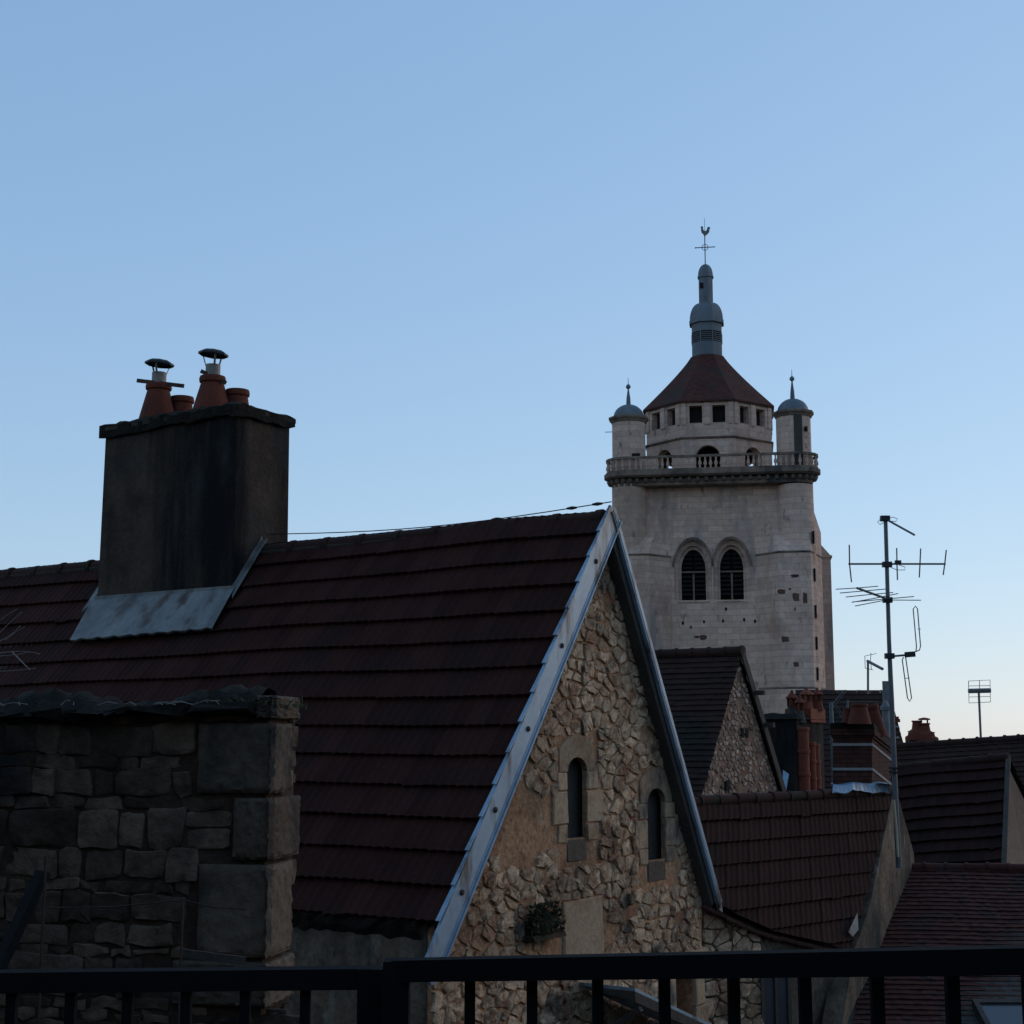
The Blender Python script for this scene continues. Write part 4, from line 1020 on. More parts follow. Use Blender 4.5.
# roof and chimney behind the antenna
bh = thing('back_roof_house', P(862, 760, 52).xy.to_3d(), 'house with a dark brown roof seen far behind the banded brick chimney', 'house')
tl, tr = P(795, 690, 52), P(889, 690, 52); bl, brr = tl + V((0,-4,-4.4)), tr + V((0,-4,-4.4))
mb = MB(); tile_patch(mb, tl, tr, brr, bl, 26, 20, 'flat', lift=.03); build('roof', mb, m_tile2, bh)
mb = MB(); w = [tl - Z*.1, bl + V((0,.2,-.1)), V((bl.x, bl.y+.2, 0)), V((tl.x, tl.y+4, 0)), tl + V((0,4,-4.5))]
mb.hexa(w, [V((p.x+tr.x-tl.x, p.y, p.z)) for p in w]); build('wall', mb, m_render, bh)
cb = thing('back_chimney', P(888, 760, 44), 'brick chimney with thin white bands half hidden behind the antenna mast', 'chimney')
def bx(mb, x0, x1, y0, y1, Y, th, m=0):
    a, b = P(x0, y1, Y), P(x1, y1, Y); t0 = P((x0+x1)/2, y0, Y).z; z0 = P((x0+x1)/2, y1, Y).z
    mb.hexa([V((a.x,Y,z0)), V((b.x,Y,z0)), V((b.x,Y+th,z0)), V((a.x,Y+th,z0))], [V((a.x,Y,t0)), V((b.x,Y,t0)), V((b.x,Y+th,t0)), V((a.x,Y+th,t0))], m)
mb = MB(); bx(mb, 868, 899, 722.3, 800, 44, .8); build('stack', mb, m_brick, cb)
mb = MB(); bx(mb, 866.5, 900.3, 719, 722.2, 43.95, .9); bx(mb, 868, 899, 716.5, 719, 44, .8); build('cap_course', mb, m_terra, cb)
for y in (726.5, 737.5): mb = MB(); bx(mb, 867.7, 899.3, y-.8, y+.8, 43.98, .84); build('white_band', mb, m_white, cb)
vp = thing('vent_pipe', P(885, 718, 42), 'grey sheet metal vent pipe and upright panel behind the antenna mast', 'vent')
mb = MB(); bx(mb, 883.5, 892, 681, 706, 42.2, .06); build('panel', mb, m_mast, vp)
mb = MB(); c = P(886, 722, 42); mb.lathe([(.10,-1),(.10,.32),(.145,.33),(.145,.42),(.11,.45),(.06,.55),(.02,.6)], 14, c); build('pipe', mb, m_mast, vp, smooth=True)

# ================================================================== antennas
YA = 25.0
def a3(x, y, d=0.0): return P(x, y, YA + d)
an = thing('antenna_mast', a3(899, 866), 'tall antenna mast carrying several aerials beside the banded brick chimney', 'antenna')
mb = MB(); mb.tube([a3(899, 868), a3(895.5, 800), a3(891.5, 700), a3(889, 640), a3(885.5, 518)], [.048, .046, .044, .036, .034], 10); build('mast', mb, m_mast, an, smooth=True)
mb = MB(); mb.tube([a3(893.7, 800, -.06), a3(896.5, 830, -.06), a3(898, 857, -.06)], .022, 6); build('cable', mb, m_cream, an)
for y, x in ((768, 893.8), (772, 894)): mb = MB(); mb.beam(a3(x-5, y, -.05), a3(x+4, y+.5, -.05), .05, .035); build('bracket', mb, m_black, an)
def aerial(boom, br_, elems, er, clampxy=None):
    mb = MB(); mb.tube([a3(*p) for p in boom], br_, 7); o = build('boom', mb, m_mast, an)
    for e in elems:
        mb = MB(); mb.tube([a3(*p) for p in e], er, 5); build('element', mb, m_mast, o)
    if clampxy:
        x, y = clampxy; mb = MB(); mb.beam(a3(x-5, y, -.02), a3(x+4, y, -.02), .10, .09); build('clamp', mb, m_black, o)
    return o
aerial([(885.5, 519, 0), (914.5, 535, -.5)], .018, [[(885,520,0),(880,519.5,0),(877.5,522,0),(880,524.5,0),(885,522,0)], [(887,519,0),(893,517,0),(897.5,519,0),(896,521.5,0),(890,521,0)]], .006, (885.5, 518.5))
aerial([(848.5, 564, 0), (945.5, 564, 0)], .017, [[(849.3,545,-.2),(849.6,564,0),(851.5,582,.2)], [(896.7,548,0),(897,564,0),(897.5,580,0)], [(920.7,548.5,0),(920,564,0),(919.3,577.5,0)], [(946.3,550,0),(944.8,564,0),(943.2,575,0)]], .012, (887.5, 564.5))
mb = MB(); mb.beam(a3(895, 562.5, -.02), a3(901, 562.5, -.02), .06, .07); build('connector_box', mb, m_black, an)
mb = MB(); mb.tube([a3(899, 565), a3(905, 567), a3(905, 570), a3(897, 570), a3(890, 567)], .006, 5); build('cable', mb, m_cable, an)
aerial([(857, 588, -.5), (890, 600, 0)], .02, [[(836,589.2,-.7),(857,588,-.5),(878,586.2,-.3)], [(840,593,-.6),(863,591,-.45),(886,589,-.3)], [(846,597,-.55),(870,594.5,-.35),(893,592.5,-.2)], [(852,602.3,-.3),(876,598,-.2),(898,593.5,0)], [(852,602,-.1),(880,599.5,-.1),(914,596.5,-.1)], [(855,606,0),(886,600,0),(921,600.2,0)]], .008, (888, 600))
aerial([(889, 656.5, 0), (914, 654.5, 0)], .018, [[(912,653,0),(919.5,650,0),(920.5,646,0),(917.5,609,0),(915.5,606,0),(913.2,609,0),(916.5,646,0),(916,652,0)], [(903.5,657,0),(902.3,660,0),(907.5,698,0),(909.5,701.5,0),(911.5,698,0),(906,660,0),(905.5,657,0)]], .010, (890, 656))
mb = MB(); mb.beam(a3(905, 654.8, -.02), a3(915, 654, -.02), .06, .09); build('connector_box', mb, m_black, an)
for a, b in (((917.5, 629), (920.8, 629)), ((904.5, 678.5), (909.5, 678))): mb = MB(); mb.tube([a3(*a), a3(*b)], .006, 5); build('spacer', mb, m_mast, an)

def small_antenna(label, Y, mast, boom, wires, rb, group=None):
    b = P(*mast[-1], Y); o = thing('tv_aerial', b, label, 'antenna', group)
    mb = MB(); mb.tube([P(*p, Y) for p in mast], .03*Y/40, 6); build('mast', mb, m_mast, o)
    mb = MB(); mb.tube([P(x, y, Y-d) for x, y, d in boom], rb, 6); build('boom', mb, m_mast, o)
    mb = MB()
    for w_ in wires: mb.tube([P(x, y, Y-d) for x, y, d in w_], .010*Y/40, 4)
    build('reflector', mb, m_mast, o)
small_antenna('small aerial on a thin pole above the dark far roof beside the mast', 50, [(868, 660), (868, 694)], [(867.5, 661, 0), (882.5, 669, 1)], [[(871,653,0),(870.5,661,0),(871.5,670,0)], [(864.8,656,.1),(865.2,668,.1)], [(865,656,.1),(876.5,653.5,-.1)], [(865,668,.1),(873,670,0)]], .05)
small_antenna('flat grid aerial standing on the far roof at the right', 46, [(978.7, 690), (981, 742)], [(968.5, 691, 0), (990.5, 690.5, 0)], [[(968.5,681,0),(990,680,0),(990.5,702,0),(969,703,0),(968.5,681,0)], [(979.5,680.5,0),(979.7,702.5,0)], [(968.6,686,0),(990.2,685.5,0)], [(968.8,697,0),(990.4,696.5,0)]], .075)
small_antenna('folded white aerial behind the clay pots of the banded chimney', 33, [(848, 700), (846, 724)], [(833, 704, 0), (846, 690, .3)], [[(834,702,0),(843,690,0)], [(836,704,0),(846.5,691,0)], [(833.5,703.5,.2),(842,718,.2)], [(835.5,703,.2),(844,717,.2)], [(840,702,0),(866,701.5,0),(879,702,0)]], .012)

# ================================================================== church tower
TY = 120.0
tc_ = P(709, 430, TY)
YAW = R(-9)
tower = thing('church_tower', V((tc_.x, tc_.y, 0)), 'tall pale stone church tower with corner turrets, octagonal lantern and weathercock', 'tower', rz=YAW)
TM = Matrix.Rotation(YAW, 3, 'Z'); TI = TM.transposed()
EL_ = TI @ (V((0,0,EYE)) - V((tc_.x, tc_.y, 0)))
def tp(x, y, ly):                                      # pixel -> tower coordinates on the plane local y = ly
    r_ = TI @ ray(x, y); k = (ly - EL_.y)/r_.y; q = EL_ + r_*k; return q.x, q.z
def tb(name, mb, m_, parent=None, **k): return build(name, mb, m_, parent or tower, local=True, **k)
FY = -6.2                                              # front wall plane
def fx_(x, y=520, ly=FY): return tp(x, y, ly)[0]
def fz(y, x=709, ly=FY): return tp(x, y, ly)[1]
WX = 6.6
zg, zs1, zs2 = fz(487), fz(556), fz(688)
# shaft with the pair of belfry openings cut through
mb = MB(); mb.hexa([(-WX,FY,0),(WX,FY,0),(WX,6.4,0),(-WX,6.4,0)], [(-WX,FY,zg),(WX,FY,zg),(WX,6.4,zg),(-WX,6.4,zg)])
shaft = tb('shaft', mb, [m_tower, m_broken, m_hole])
def arch(x0, x1, zb, zsp, za, n=7):                    # pointed arch outline
    m_ = (x0+x1)/2; L_ = [(x0,zb),(x1,zb),(x1,zsp)]
    for k in range(1, n+1): t = k/n; L_.append((x1 + (m_-x1)*(1-math.cos(t*math.pi/2)*1.0) if False else x1 + (m_-x1)*(t**1.55), zsp + (za-zsp)*math.sin(t*math.pi/2*.98)**.95))
    for k in range(n-1, -1, -1): t = k/n; L_.append((x0 + (m_-x0)*(t**1.55), zsp + (za-zsp)*math.sin(t*math.pi/2*.98)**.95))
    return L_
bel = [(681, 705.5), (720, 743.5)]
cuts = []
for a, b in bel:
    x0, x1 = fx_(a, 580), fx_(b, 580); o = .42
    for (g_, d0, d1) in ((.50, -1.0, .38), (.22, -1.0, .8), (0, -1.0, 2.2)):
        pr = arch(x0-g_, x1+g_, fz(600), fz(566), fz(548)+g_*1.25)
        q = MB(); q.hexa([(x, FY+d0, z) for x, z in pr], [(x, FY+d1, z) for x, z in pr]); cuts.append(q)
carve(shaft, cuts, local=True)
# broken red stones and putlog holes set in the face
def shard(mb, x, y, w_, h_, ly, m, n=9, nrm=(0,-1)):
    cx, cz = tp(x, y, ly); s_ = .0765
    pts = []
    for k in range(n):
        a = 2*math.pi*k/n; r_ = random.uniform(.65, 1.1)
        sx, sz_ = max(-1, min(1, 1.25*math.cos(a))), max(-1, min(1, 1.25*math.sin(a))); pts.append((cx + sx*r_*w_*s_/2, cz + sz_*r_*h_*s_/2))
    mb.hexa([(px_, ly+.05, pz) for px_, pz in pts], [(px_, ly-.012, pz) for px_, pz in pts], m)
mb = MB()
for (x, y, w_, h_) in ((703,637.5,9,5), (697,637,6,3), (691,627,3,3.5)): shard(mb, x, y, w_, h_, FY, 0)
for (x, y) in ((683,623),(704,622),(723,621),(744,620),(755,621),(726,609)): shard(mb, x, y, 2.6, 4, FY, 1, 6)
tb('broken_stone', mb, [m_broken, m_hole], shaft)
for a, b in bel:                                        # archivolts, louvres, mullion
    x0, x1 = fx_(a, 580), fx_(b, 580); mb = MB()
    o1 = arch(x0-.66, x1+.66, fz(572), fz(566), fz(548)+.86, 9)[2:]; o2 = arch(x0-.50, x1+.50, fz(572), fz(566), fz(548)+.66, 9)[2:]
    mb.grid([[(x,FY+.02,z) for x,z in o1], [(x,FY-.14,z) for x,z in o1], [(x,FY-.14,z) for x,z in o2], [(x,FY+.02,z) for x,z in o2]])
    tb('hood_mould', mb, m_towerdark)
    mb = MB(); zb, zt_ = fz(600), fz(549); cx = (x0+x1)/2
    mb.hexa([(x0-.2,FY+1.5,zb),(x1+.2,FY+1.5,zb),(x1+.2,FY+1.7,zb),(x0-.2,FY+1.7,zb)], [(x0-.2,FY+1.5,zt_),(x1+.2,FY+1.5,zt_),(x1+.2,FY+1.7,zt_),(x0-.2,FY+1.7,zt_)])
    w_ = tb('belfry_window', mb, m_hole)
    mb = MB(); n = 10
    for k in range(n):
        z = zb + .45 + (zt_-zb-.5)*k/n
        for s_, e_ in ((x0+.02, cx-.1), (cx+.1, x1-.02)): mb.hexa([(s_,FY+.85,z),(e_,FY+.85,z),(e_,FY+1.2,z+.22),(s_,FY+1.2,z+.22)], [(s_,FY+.85,z+.04),(e_,FY+.85,z+.04),(e_,FY+1.2,z+.26),(s_,FY+1.2,z+.26)])
    tb('louvre', mb, m_louver, w_)
    mb = MB(); mb.box((cx, FY+.95, zb+1.05), (.13,.2,2.1)); mb.box((cx, FY+.92, zb+2.25), (x1-x0-.05,.12,.12)); tb('mullion', mb, m_towerdark, w_)
    mb = MB(); mb.hexa([(x0-.25,FY-.10,zb-.14),(x1+.25,FY-.10,zb-.14),(x1+.25,FY+.9,zb-.14),(x0-.25,FY+.9,zb-.14)], [(x0-.25,FY-.10,zb-.08),(x1+.25,FY-.10,zb-.08),(x1+.25,FY+.9,zb+.02),(x0-.25,FY+.9,zb+.02)]); tb('sill', mb, m_tower)
# corner turrets: round shafts below the gallery, drums above
TR = {}
for key, cxp in (('l', 629), ('r', 794)):
    ly = -6.3; cx = tp(cxp, 450, ly)[0]; TR[key] = (cx, ly)
    rz_ = lambda y: tp(cxp, y, ly)[1]
    rad_ = 1.36
    mb = MB(); mb.lathe([(rad_+.12, 0), (rad_+.10, rz_(560)), (rad_, rz_(500)), (rad_, rz_(486))], 16, (cx, ly, 0), ph=.2)
    tb('turret_shaft', mb, m_tower, smooth=True)
    mb = MB(); mb.lathe([(rad_-.02, rz_(472)), (rad_-.02, rz_(423))], 8, (cx, ly, 0), ph=R(22.5 if key == 'l' else 12)); 
    yb = 422 if key == 'l' else 416.5
    mb = MB(); mb.lathe([(rad_-.03, rz_(475)), (rad_-.03, rz_(yb+1.5))], 10, (cx, ly, 0), ph=R(18 if key == 'l' else 8)); tur = tb('turret', mb, m_tower)
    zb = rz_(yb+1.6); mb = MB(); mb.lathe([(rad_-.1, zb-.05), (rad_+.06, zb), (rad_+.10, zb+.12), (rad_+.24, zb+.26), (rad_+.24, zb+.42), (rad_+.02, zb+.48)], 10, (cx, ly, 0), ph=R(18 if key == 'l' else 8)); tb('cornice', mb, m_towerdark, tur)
    hd = 1.05; mb = MB(); mb.lathe([(1.20*math.cos(t), zb+.46 + hd*math.sin(t)) for t in [math.pi/2*k/9 for k in range(9)]] + [(.14, zb+.46+hd)], 20, (cx, ly, 0)); tb('dome', mb, m_lead, tur, smooth=True)
    zt_ = zb+.42+hd; top_ = rz_(387 if key == 'l' else 379)
    mb = MB(); mb.lathe([(.19, zt_-.1), (.15, zt_+.6), (.06, top_-.25), (.06, top_-.18), (.17, top_-.08), (.20, top_+.02), (.15, top_+.14), (.03, top_+.25), (.015, top_+.75)], 10, (cx, ly, 0)); tb('finial', mb, m_lead, tur, smooth=True)
mb = MB(); x, z = tp(636, 455.5, TR['l'][1]-1.3); mb.box((x, TR['l'][1]-1.27, z), (.62,.14,.36)); tb('opening', mb, m_hole, None)
mb = MB(); x, z = tp(806, 429, TR['r'][1]-.95); mb.box((x, TR['r'][1]-1.0, z), (.24,.2,.36)); tb('opening', mb, m_hole, None)
mb = MB(); x, z = tp(609.5, 432, TR['l'][1]); mb.tube([(x-.35, TR['l'][1], z), (x+.9, TR['l'][1], z)], .03, 5); tb('iron_rod', mb, m_mast, None)
# dark lead downpipe panel on the right turret
mb = MB(); x, z = tp(797, 440, TR['r'][1]-1.3); mb.box((x+.05, TR['r'][1]-1.22, z-.4), (.75,.12,5.4)); tb('lead_panel', mb, m_timber, None)
# buttresses: splayed plan, sloped weatherings
def buttress(sg, xi0, xi1, xo, zt_, zstr, proj_, out):
    """sg side sign; xi0 inner foot on the wall, xi1 inner front corner, xo outer front corner"""
    mb = MB()
    def ring(z, pj, inn, o=0): return [(sg*(xi0-o), FY+.4, z), (sg*(xi0-o), FY, z), (sg*(inn), FY-pj, z), (sg*(xo+o), FY-pj, z), (sg*(xo+o)+(out if z < zt_-.1 else 0), FY+2.2, z)]
    def add(z0, p0, i0, z1, p1, i1, o=0): mb.hexa(ring(z0,p0,i0,o), ring(z1,p1,i1,o))
    add(zs2, proj_, xi1, zstr-.16, proj_, xi1)
    add(0, proj_+.12, xi1-.05, zs2-.16, proj_+.12, xi1-.05, .06)
    zk = zstr + (zt_-zstr)*.34; ik = xi1 + (xi0+.35-xi1)*.34
    add(zstr, proj_-.02, xi1+.02, zk, .55, ik); add(zk, .55, ik, zt_, .05, xi0+.35)
    o = tb('buttress', mb, m_tower)
    mb = MB()
    for zz, w_ in ((zstr, .10), (zs2, .13)):
        mb.hexa(ring(zz-.16, proj_+w_*.4, xi1-.05, .03), ring(zz-.09, proj_+w_, xi1-.08, .06)); mb.hexa(ring(zz-.09, proj_+w_, xi1-.08, .06), ring(zz, proj_-.02, xi1, .0))
    tb('string_course', mb, m_towerdark, o)
    return o
bl_ = buttress(-1, -fx_(670), -fx_(650), -fx_(618)+.0, fz(486), fz(555), 1.9, 0)
br2 = buttress(1, fx_(755), fx_(777), fx_(808.5), fz(486), fz(555), 1.9, 1.0)
mb = MB()
for (x, y, w_, h_) in ((781,592,8,5), (796,597.5,7.5,9), (805,598.5,4.5,12), (785,639,9,6), (796,664.5,5.5,4.5), (777,608,3,6), (795,576,8,4), (776,589,2.5,4)):
    if x > 778: shard(mb, x, y, w_, h_, FY-1.9, 0)
for (x, y, w_, h_) in ((796,576,7,2), (795,609,1.5,4), (790,589,3,2)): shard(mb, x, y, w_, h_, FY-1.9, 1, 6)
tb('broken_stone', mb, [m_broken, m_hole], br2)
mb = MB()                                              # stair slits in the outer flank
xo = fx_(808.5)+.3
for y in (541, 578, 614, 645, 675): 
    z = fz(y); mb.box((xo, FY-1.0, z), (.12, .30, .95))
tb('stair_slit', mb, m_hole, br2)
# rear buttress showing behind on the right
x0, x1 = fx_(800, 560, 3), fx_(829.5, 560, 3.0)
z1, z0 = tp(829, 558, 3)[1], tp(812, 531, 3)[1]
mb = MB(); p = [(x0,1.2),(x1,1.2),(x1,4.2),(x0,4.2)]
mb.hexa([(a,b,0) for a,b in p], [(a,b,z1-.15) for a,b in p]); tb('buttress', mb, m_tower)
mb = MB(); q = [(x0,1.1),(x1+.12,1.1),(x1+.12,4.3),(x0,4.3)]
mb.hexa([(a,b,z1-.149) for a,b in q], [(a,b,z1) for a,b in q]); mb.hexa([(a,b,z1+.001) for a,b in p], [(x0,1.2,z0),(x0+.5,1.2,z0),(x0+.5,4.2,z0),(x0,4.2,z0)]); tb('weathering', mb, m_tower)
# gallery: corbels, cornice slab and balustrade, bulging round the turrets
def outline(off):
    off -= .12; pts = []
    def side(x0, y0, x1, y1): pts.append((x0, y0)); pts.append((x1, y1))
    (lx, ly), (rx, ry) = TR['l'], TR['r']; r_ = 1.36 + off; yf = FY - .32 - off
    for k in range(0, 11):                             # left turret from the flank round to the front
        a = R(100 + (285-100)*k/10); pts.append((lx + r_*math.cos(a), ly + r_*math.sin(a)))
    pts = [p for p in pts]
    fr_ = []
    aL = R(285); aR = R(255)
    for k in range(0, 11):
        a = R(255 + (440-255)*k/10); fr_.append((rx + r_*math.cos(a), ry + r_*math.sin(a)))
    pts += fr_
    pts += [(WX+off+.2, 5.9), (-WX-off-.2, 5.9)]
    return pts
zc0, zc1, zc2, zb1 = fz(487), fz(479), fz(473.5), fz(458.5)
mb = MB(); a, b, c = outline(.12), outline(.50), outline(.72)
mb.hexa([(x,y,zc0) for x,y in a], [(x,y,zc1-.12) for x,y in a])
mb.hexa([(x,y,zc1-.02) for x,y in b], [(x,y,zc1+.12) for x,y in c]); mb.hexa([(x,y,zc1+.121) for x,y in c], [(x,y,zc2) for x,y in c])
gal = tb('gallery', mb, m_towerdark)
mid_ = outline(.30)
def along(o_, step):
    res = []
    for (x0, y0), (x1, y1) in zip(o_[:22], o_[1:22]):
        L_ = math.hypot(x1-x0, y1-y0); n = max(1, round(L_/step))
        for k in range(n): t = (k+.5)/n; res.append((x0+(x1-x0)*t, y0+(y1-y0)*t, math.atan2(y1-y0, x1-x0)))
    return res
mb = MB(); mb.hexa([(-.12,-.21,-.13),(.12,-.21,-.02),(.12,.21,-.02),(-.12,.21,-.13)], [(-.12,-.21,.13),(.12,-.21,.13),(.12,.21,.13),(-.12,.21,.13)])
mb = MB(); mb.hexa([(-.12,-.12,-.14),(.12,-.12,-.14),(.12,.21,-.14),(-.12,.21,-.14)], [(-.12,-.24,.13),(.12,-.24,.13),(.12,.21,.13),(-.12,.21,.13)])
c0 = tb('corbel', mb, m_towerdark, gal)
for i, (x, y, a) in enumerate(along(mid_, .66)):
    o = c0 if i == 0 else c0.copy()
    if i: sc.collection.objects.link(o); o.parent = gal
    o.location = (x, y, zc1*.62+zc0*.38); o.rotation_euler = (0, 0, a)
bal = MB(); o1, o2 = outline(.34), outline(.58)
bal_o = tb('balustrade', MB(), m_towerdark) if False else None
mb = MB()
for z0_, z1_ in ((zc2+.0, zc2+.16), (zb1-.18, zb1)):
    for k in range(21):
        (ax, ay), (bx_, by) = o1[k], o1[k+1]; (cx, cy), (dx_, dy) = o2[k], o2[k+1]
        mb.hexa([(ax,ay,z0_),(bx_,by,z0_),(dx_,dy,z0_),(cx,cy,z0_)], [(ax,ay,z1_),(bx_,by,z1_),(dx_,dy,z1_),(cx,cy,z1_)])
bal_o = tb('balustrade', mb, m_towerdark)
mb = MB(); hb = zb1 - .17 - zc2 - .15
mb.lathe([(.07,0),(.07,.08),(.05,.12),(.13,hb*.35),(.12,hb*.5),(.05,hb*.75),(.08,hb-.06),(.08,hb)], 8)
b0 = tb('baluster', mb, m_tower, bal_o, smooth=True); first = True
mid2 = [((p[0]+q[0])/2, (p[1]+q[1])/2) for p, q in zip(o1, o2)]
for i, (x, y, a) in enumerate(along(mid2, .40)):
    if i > 90: break
    o = b0 if first else b0.copy()
    if not first: sc.collection.objects.link(o); o.parent = bal_o
    first = False; o.location = (x, y, zc2+.155)
# lantern
AP = (tp(771, 430, 0)[0] - tp(648, 430, 0)[0])/2; lxc = (tp(771, 430, 0)[0] + tp(648, 430, 0)[0])/2
LF = -AP
def octo(ap, z, c=(lxc, 0)): r_ = ap/math.cos(R(22.5)); return [(c[0]+r_*math.cos(R(22.5+45*k)), c[1]+r_*math.sin(R(22.5+45*k)), z) for k in range(8)]
lz = lambda y: tp(708, y, LF)[1]
zl0, zl1, zl2 = fz(476), lz(437.5), lz(400.5)
mb = MB(); mb.hexa(octo(AP, zl0-.5), octo(AP, zl2)); lan = tb('lantern', mb, m_tower)
cuts = [MB()]; cuts[0].hexa(octo(AP-.7, zl0-.2), octo(AP-.7, zl2-.3))
s_ = .078
for k in range(4):
    Mx = Matrix.Rotation(R(45*k), 3, 'Z'); q = MB(); q2 = MB()
    for u in (-1, 1):
        cx = u*1.0*.90; h0, h1 = lz(422.5), lz(405.2); wd = .50
        pts = [(cx-wd, h0), (cx+wd, h0), (cx+wd, h1), (cx-wd, h1)]
        q.hexa([V((lxc,0,0)) + Mx @ V((x, -AP-.6, z)) for x, z in pts], [V((lxc,0,0)) + Mx @ V((x, AP+.6, z)) for x, z in pts])
    r_ = .95; zc_ = lz(457); pts = [(-r_, zl0+.1), (r_, zl0+.1)] + [(r_*math.cos(math.pi*t/10), zc_ + r_*1.0*math.sin(math.pi*t/10)) for t in range(11)]
    q2.hexa([V((lxc,0,0)) + Mx @ V((x, -AP-.6, z)) for x, z in pts], [V((lxc,0,0)) + Mx @ V((x, AP+.6, z)) for x, z in pts])
    cuts += [q, q2]
carve(lan, cuts, local=True)
for k in range(8):
    Mx = Matrix.Rotation(R(45*k), 3, 'Z'); fwd = lambda x, y, z: V((lxc,0,0)) + Mx @ V((x, y, z))
    for u in (-1.82, 0, 1.82):                          # pilaster strips between the square openings
        hw = .24 if u == 0 else .17; mb = MB()
        mb.hexa([fwd(u-hw,-AP-.10,lz(424)), fwd(u+hw,-AP-.10,lz(424)), fwd(u+hw,-AP+.02,lz(424)), fwd(u-hw,-AP+.02,lz(424))], [fwd(u-hw,-AP-.10,zl2-.17), fwd(u+hw,-AP-.10,zl2-.17), fwd(u+hw,-AP+.02,zl2-.17), fwd(u-hw,-AP+.02,zl2-.17)])
        tb('pilaster', mb, m_tower, lan)
mb = MB(); mb.hexa(octo(AP+.05, zl1-.10), octo(AP+.15, zl1+.03)); mb.hexa(octo(AP+.15, zl1+.031), octo(AP+.02, zl1+.12)); mb.hexa(octo(AP+.10, zl2-.16), octo(AP+.16, zl2)); tb('string_course', mb, m_towerdark, lan)
for k in range(8):
    Mx = Matrix.Rotation(R(45*k), 3, 'Z'); fwd = lambda x, y, z: V((lxc,0,0)) + Mx @ V((x, y, z))
    for u in (-.9, .9):
        mb = MB()
        h0, h1 = lz(422.5), lz(405.2)
        mb.hexa([fwd(u-.5,-AP+.62,h0), fwd(u+.5,-AP+.62,h0), fwd(u+.5,-AP+.66,h0), fwd(u-.5,-AP+.66,h0)], [fwd(u-.5,-AP+.62,h1), fwd(u+.5,-AP+.62,h1), fwd(u+.5,-AP+.66,h1), fwd(u-.5,-AP+.66,h1)])
        tb('shutter', mb, m_hole if k % 2 == 0 else m_louver, lan)
# dark core added to block the sky in the arches, open at the foot
mb = MB(); mb.hexa(octo(2.2, zl0+.55), octo(2.2, zl1+.3)); mb.hexa(octo(AP-.75, zl1+.301), octo(AP-.75, zl1+.45)); tb('dark_core', mb, m_hole, lan)
# roof: octagonal, slightly concave
ze, zt_ = lz(400.5) + .02, tp(707, 354, -1.3)[1]
rr = (tp(723.3, 340, 0)[0] - tp(690.6, 340, 0)[0])/2; cxx = (tp(723.3, 340, 0)[0] + tp(690.6, 340, 0)[0])/2
mb = MB(); n = 8; rows = []
for i in range(n+1):
    t = i/n; ap = AP+.26 + (rr+.12-AP-.42)*(1-(1-t)**1.13); rows.append(octo(ap, ze + (zt_-ze)*t, (lxc + (cxx-lxc)*t, 0)) )
rows = [r_ + r_[:1] for r_ in rows]
mb.grid(rows); mb.poly(octo(AP+.26, ze-.12)[::-1]); mb.grid([octo(AP+.26, ze-.12) + octo(AP+.26, ze-.12)[:1], rows[0]])
tb('lantern_roof', mb, m_roofred)
# lead cupola
Cc = (cxx, 0); cz_ = lambda y, x=707, ly=-1.2: tp(x, y, ly if y > 310 else -.35)[1]
mb = MB(); mb.hexa(octo(rr-.12, cz_(357), Cc), octo(rr-.12, cz_(319), Cc)); cup = tb('cupola', mb, m_lead)
mb = MB()
for k in range(8):
    Mx = Matrix.Rotation(R(45*k), 3, 'Z'); fwd = lambda x, y, z: V((cxx,0,0)) + Mx @ V((x, y, z))
    for j in range(5):
        z = cz_(340) + (cz_(330.5)-cz_(340))*j/5; a = -(rr-.12)
        mb.hexa([fwd(-.40,a-.045,z), fwd(.40,a-.045,z), fwd(.40,a+.02,z+.06), fwd(-.40,a+.02,z+.06)], [fwd(-.40,a-.045,z+.04), fwd(.40,a-.045,z+.04), fwd(.40,a+.02,z+.11), fwd(-.40,a+.02,z+.11)])
tb('louvre', mb, m_mast, cup)
mb = MB()
for k in range(8):
    Mx = Matrix.Rotation(R(45*k), 3, 'Z'); fwd = lambda x, y, z: V((cxx,0,0)) + Mx @ V((x, y, z)); a = -(rr-.12)
    mb.hexa([fwd(-.43,a-.012,cz_(340.5)), fwd(.43,a-.012,cz_(340.5)), fwd(.43,a+.02,cz_(340.5)), fwd(-.43,a+.02,cz_(340.5))], [fwd(-.43,a-.012,cz_(330)), fwd(.43,a-.012,cz_(330)), fwd(.43,a+.02,cz_(330)), fwd(-.43,a+.02,cz_(330))])
tb('vent_shade_panel', mb, m_hole, cup)  # dark panel painting the shade behind the louvres
mb = MB(); z0, z1 = cz_(321.5), cz_(303.5)+.05
zm = z0 + .28
rows = [octo(rr-.10, z0, Cc), octo(rr+.06, z0+.02, Cc), octo(rr+.06, zm, Cc)] + [octo(.55+(rr+.02-.55)*math.cos(t), zm+.02+(z1-zm)*math.sin(t), Cc) for t in [math.pi/2*k/8 for k in range(9)]]
mb.grid([r_ + r_[:1] for r_ in rows]); tb('dome', mb, m_lead, cup)
ru_ = (tp(713, 290, 0)[0] - tp(698.6, 290, 0)[0])/2; Cu = ((tp(713, 290, 0)[0] + tp(698.6, 290, 0)[0])/2, 0)
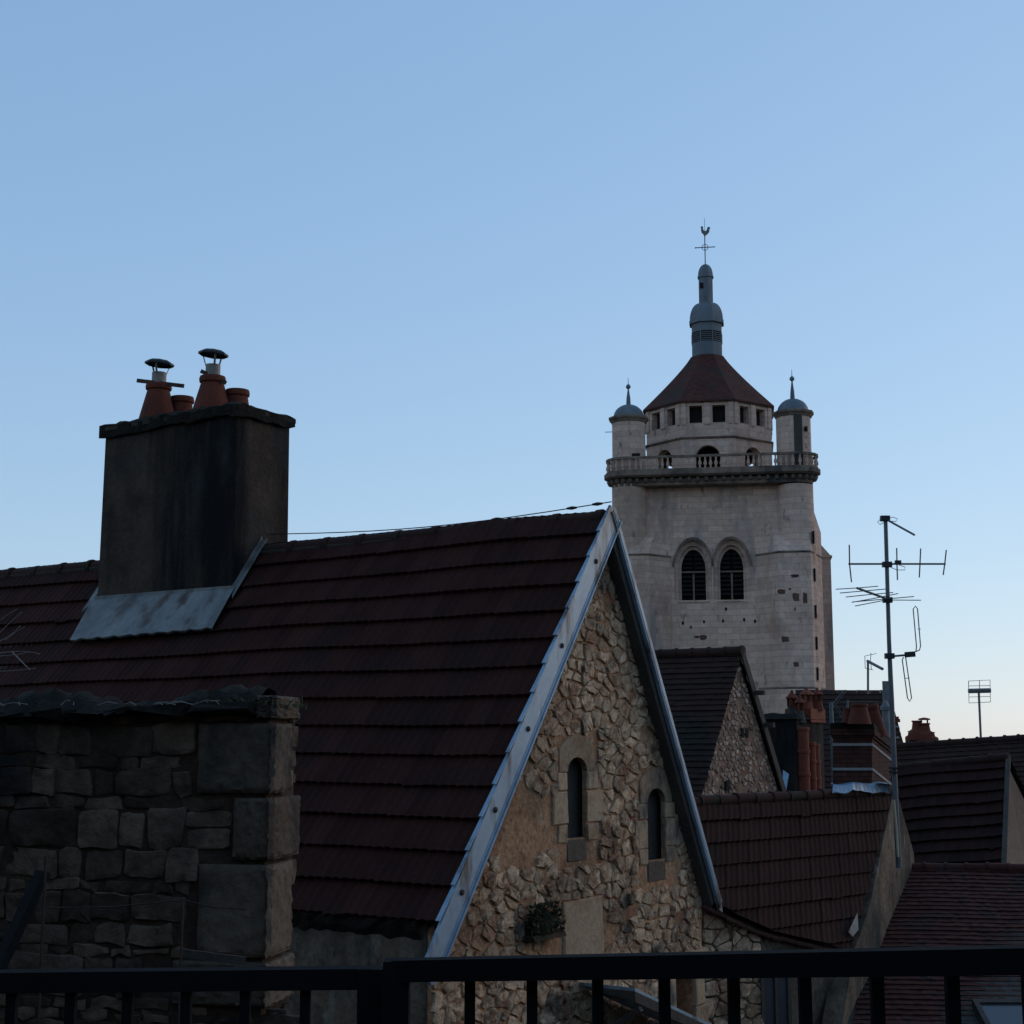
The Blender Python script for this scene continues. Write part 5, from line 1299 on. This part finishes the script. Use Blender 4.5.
mb = MB(); mb.hexa(octo(ru_-.02, z1-.35, Cu), octo(ru_-.02, cz_(276), Cu)); tb('upper_drum', mb, m_lead, cup)
mb = MB(); z0, z1 = cz_(277), cz_(263); rows = [octo(ru_, z0-.02, Cu), octo(ru_+.06, z0, Cu), octo(ru_+.06, z0+.12, Cu)] + [octo(.06+(ru_-.04)*math.cos(t)**1.15, z0+.14+(z1-z0-.14)*math.sin(t)**.95, Cu) for t in [math.pi/2*k/8*.99 for k in range(9)]]
mb.grid([r_ + r_[:1] for r_ in rows]); tb('small_dome', mb, m_lead, cup)
mb = MB(); mb.box((Cu[0]-ru_*.55, -ru_*.98, cz_(286)), (.3,.1,.45)); tb('hatch', mb, m_hole, cup)
# cross and weathercock
cx = Cu[0]; zx = cz_(246, 705, 0); mb = MB()
mb.tube([(cx,0,cz_(264.5)-.2),(cx,0,cz_(232,705,0))], .045, 6); mb.tube([(cx-.78,0,zx),(cx+.78,0,zx)], .04, 6)
for k in range(4):
    a = R(45+90*k); mb.tube([(cx+.26*math.cos(R(90*k)),0,zx+.26*math.sin(R(90*k))), (cx+.27*math.cos(a),0,zx+.27*math.sin(a)), (cx+.26*math.cos(R(90*k+90)),0,zx+.26*math.sin(R(90*k+90)))], .028, 5)
for dx_, dz_ in ((-.78,0),(.78,0)): mb.lathe([(.01,-.07),(.07,0),(.01,.07)], 6, (cx+dx_,0,zx+dz_))
tb('cross', mb, m_mast)
zc_ = cz_(229.5, 705, 0)
cock = [(-.33,.30),(-.26,.40),(-.17,.42),(-.12,.30),(-.12,.12),(.0,-.02),(.14,.0),(.20,.16),(.26,.30),(.38,.34),(.46,.24),(.44,.10),(.36,.16),(.40,-.06),(.30,-.22),(.14,-.34),(.04,-.46),(-.04,-.46),(-.10,-.30),(-.24,-.16),(-.30,.06),(-.28,.22)]
mb = MB()
f = [(cx+x, -.05, zc_+z) for x, z in cock]; b = [(cx+x, .05, zc_+z) for x, z in cock]
mb.hexa(f, b); mb.tube([(cx,0,zc_-.5),(cx,0,zc_+1.1)], .018, 5); tb('weathercock', mb, m_mast)
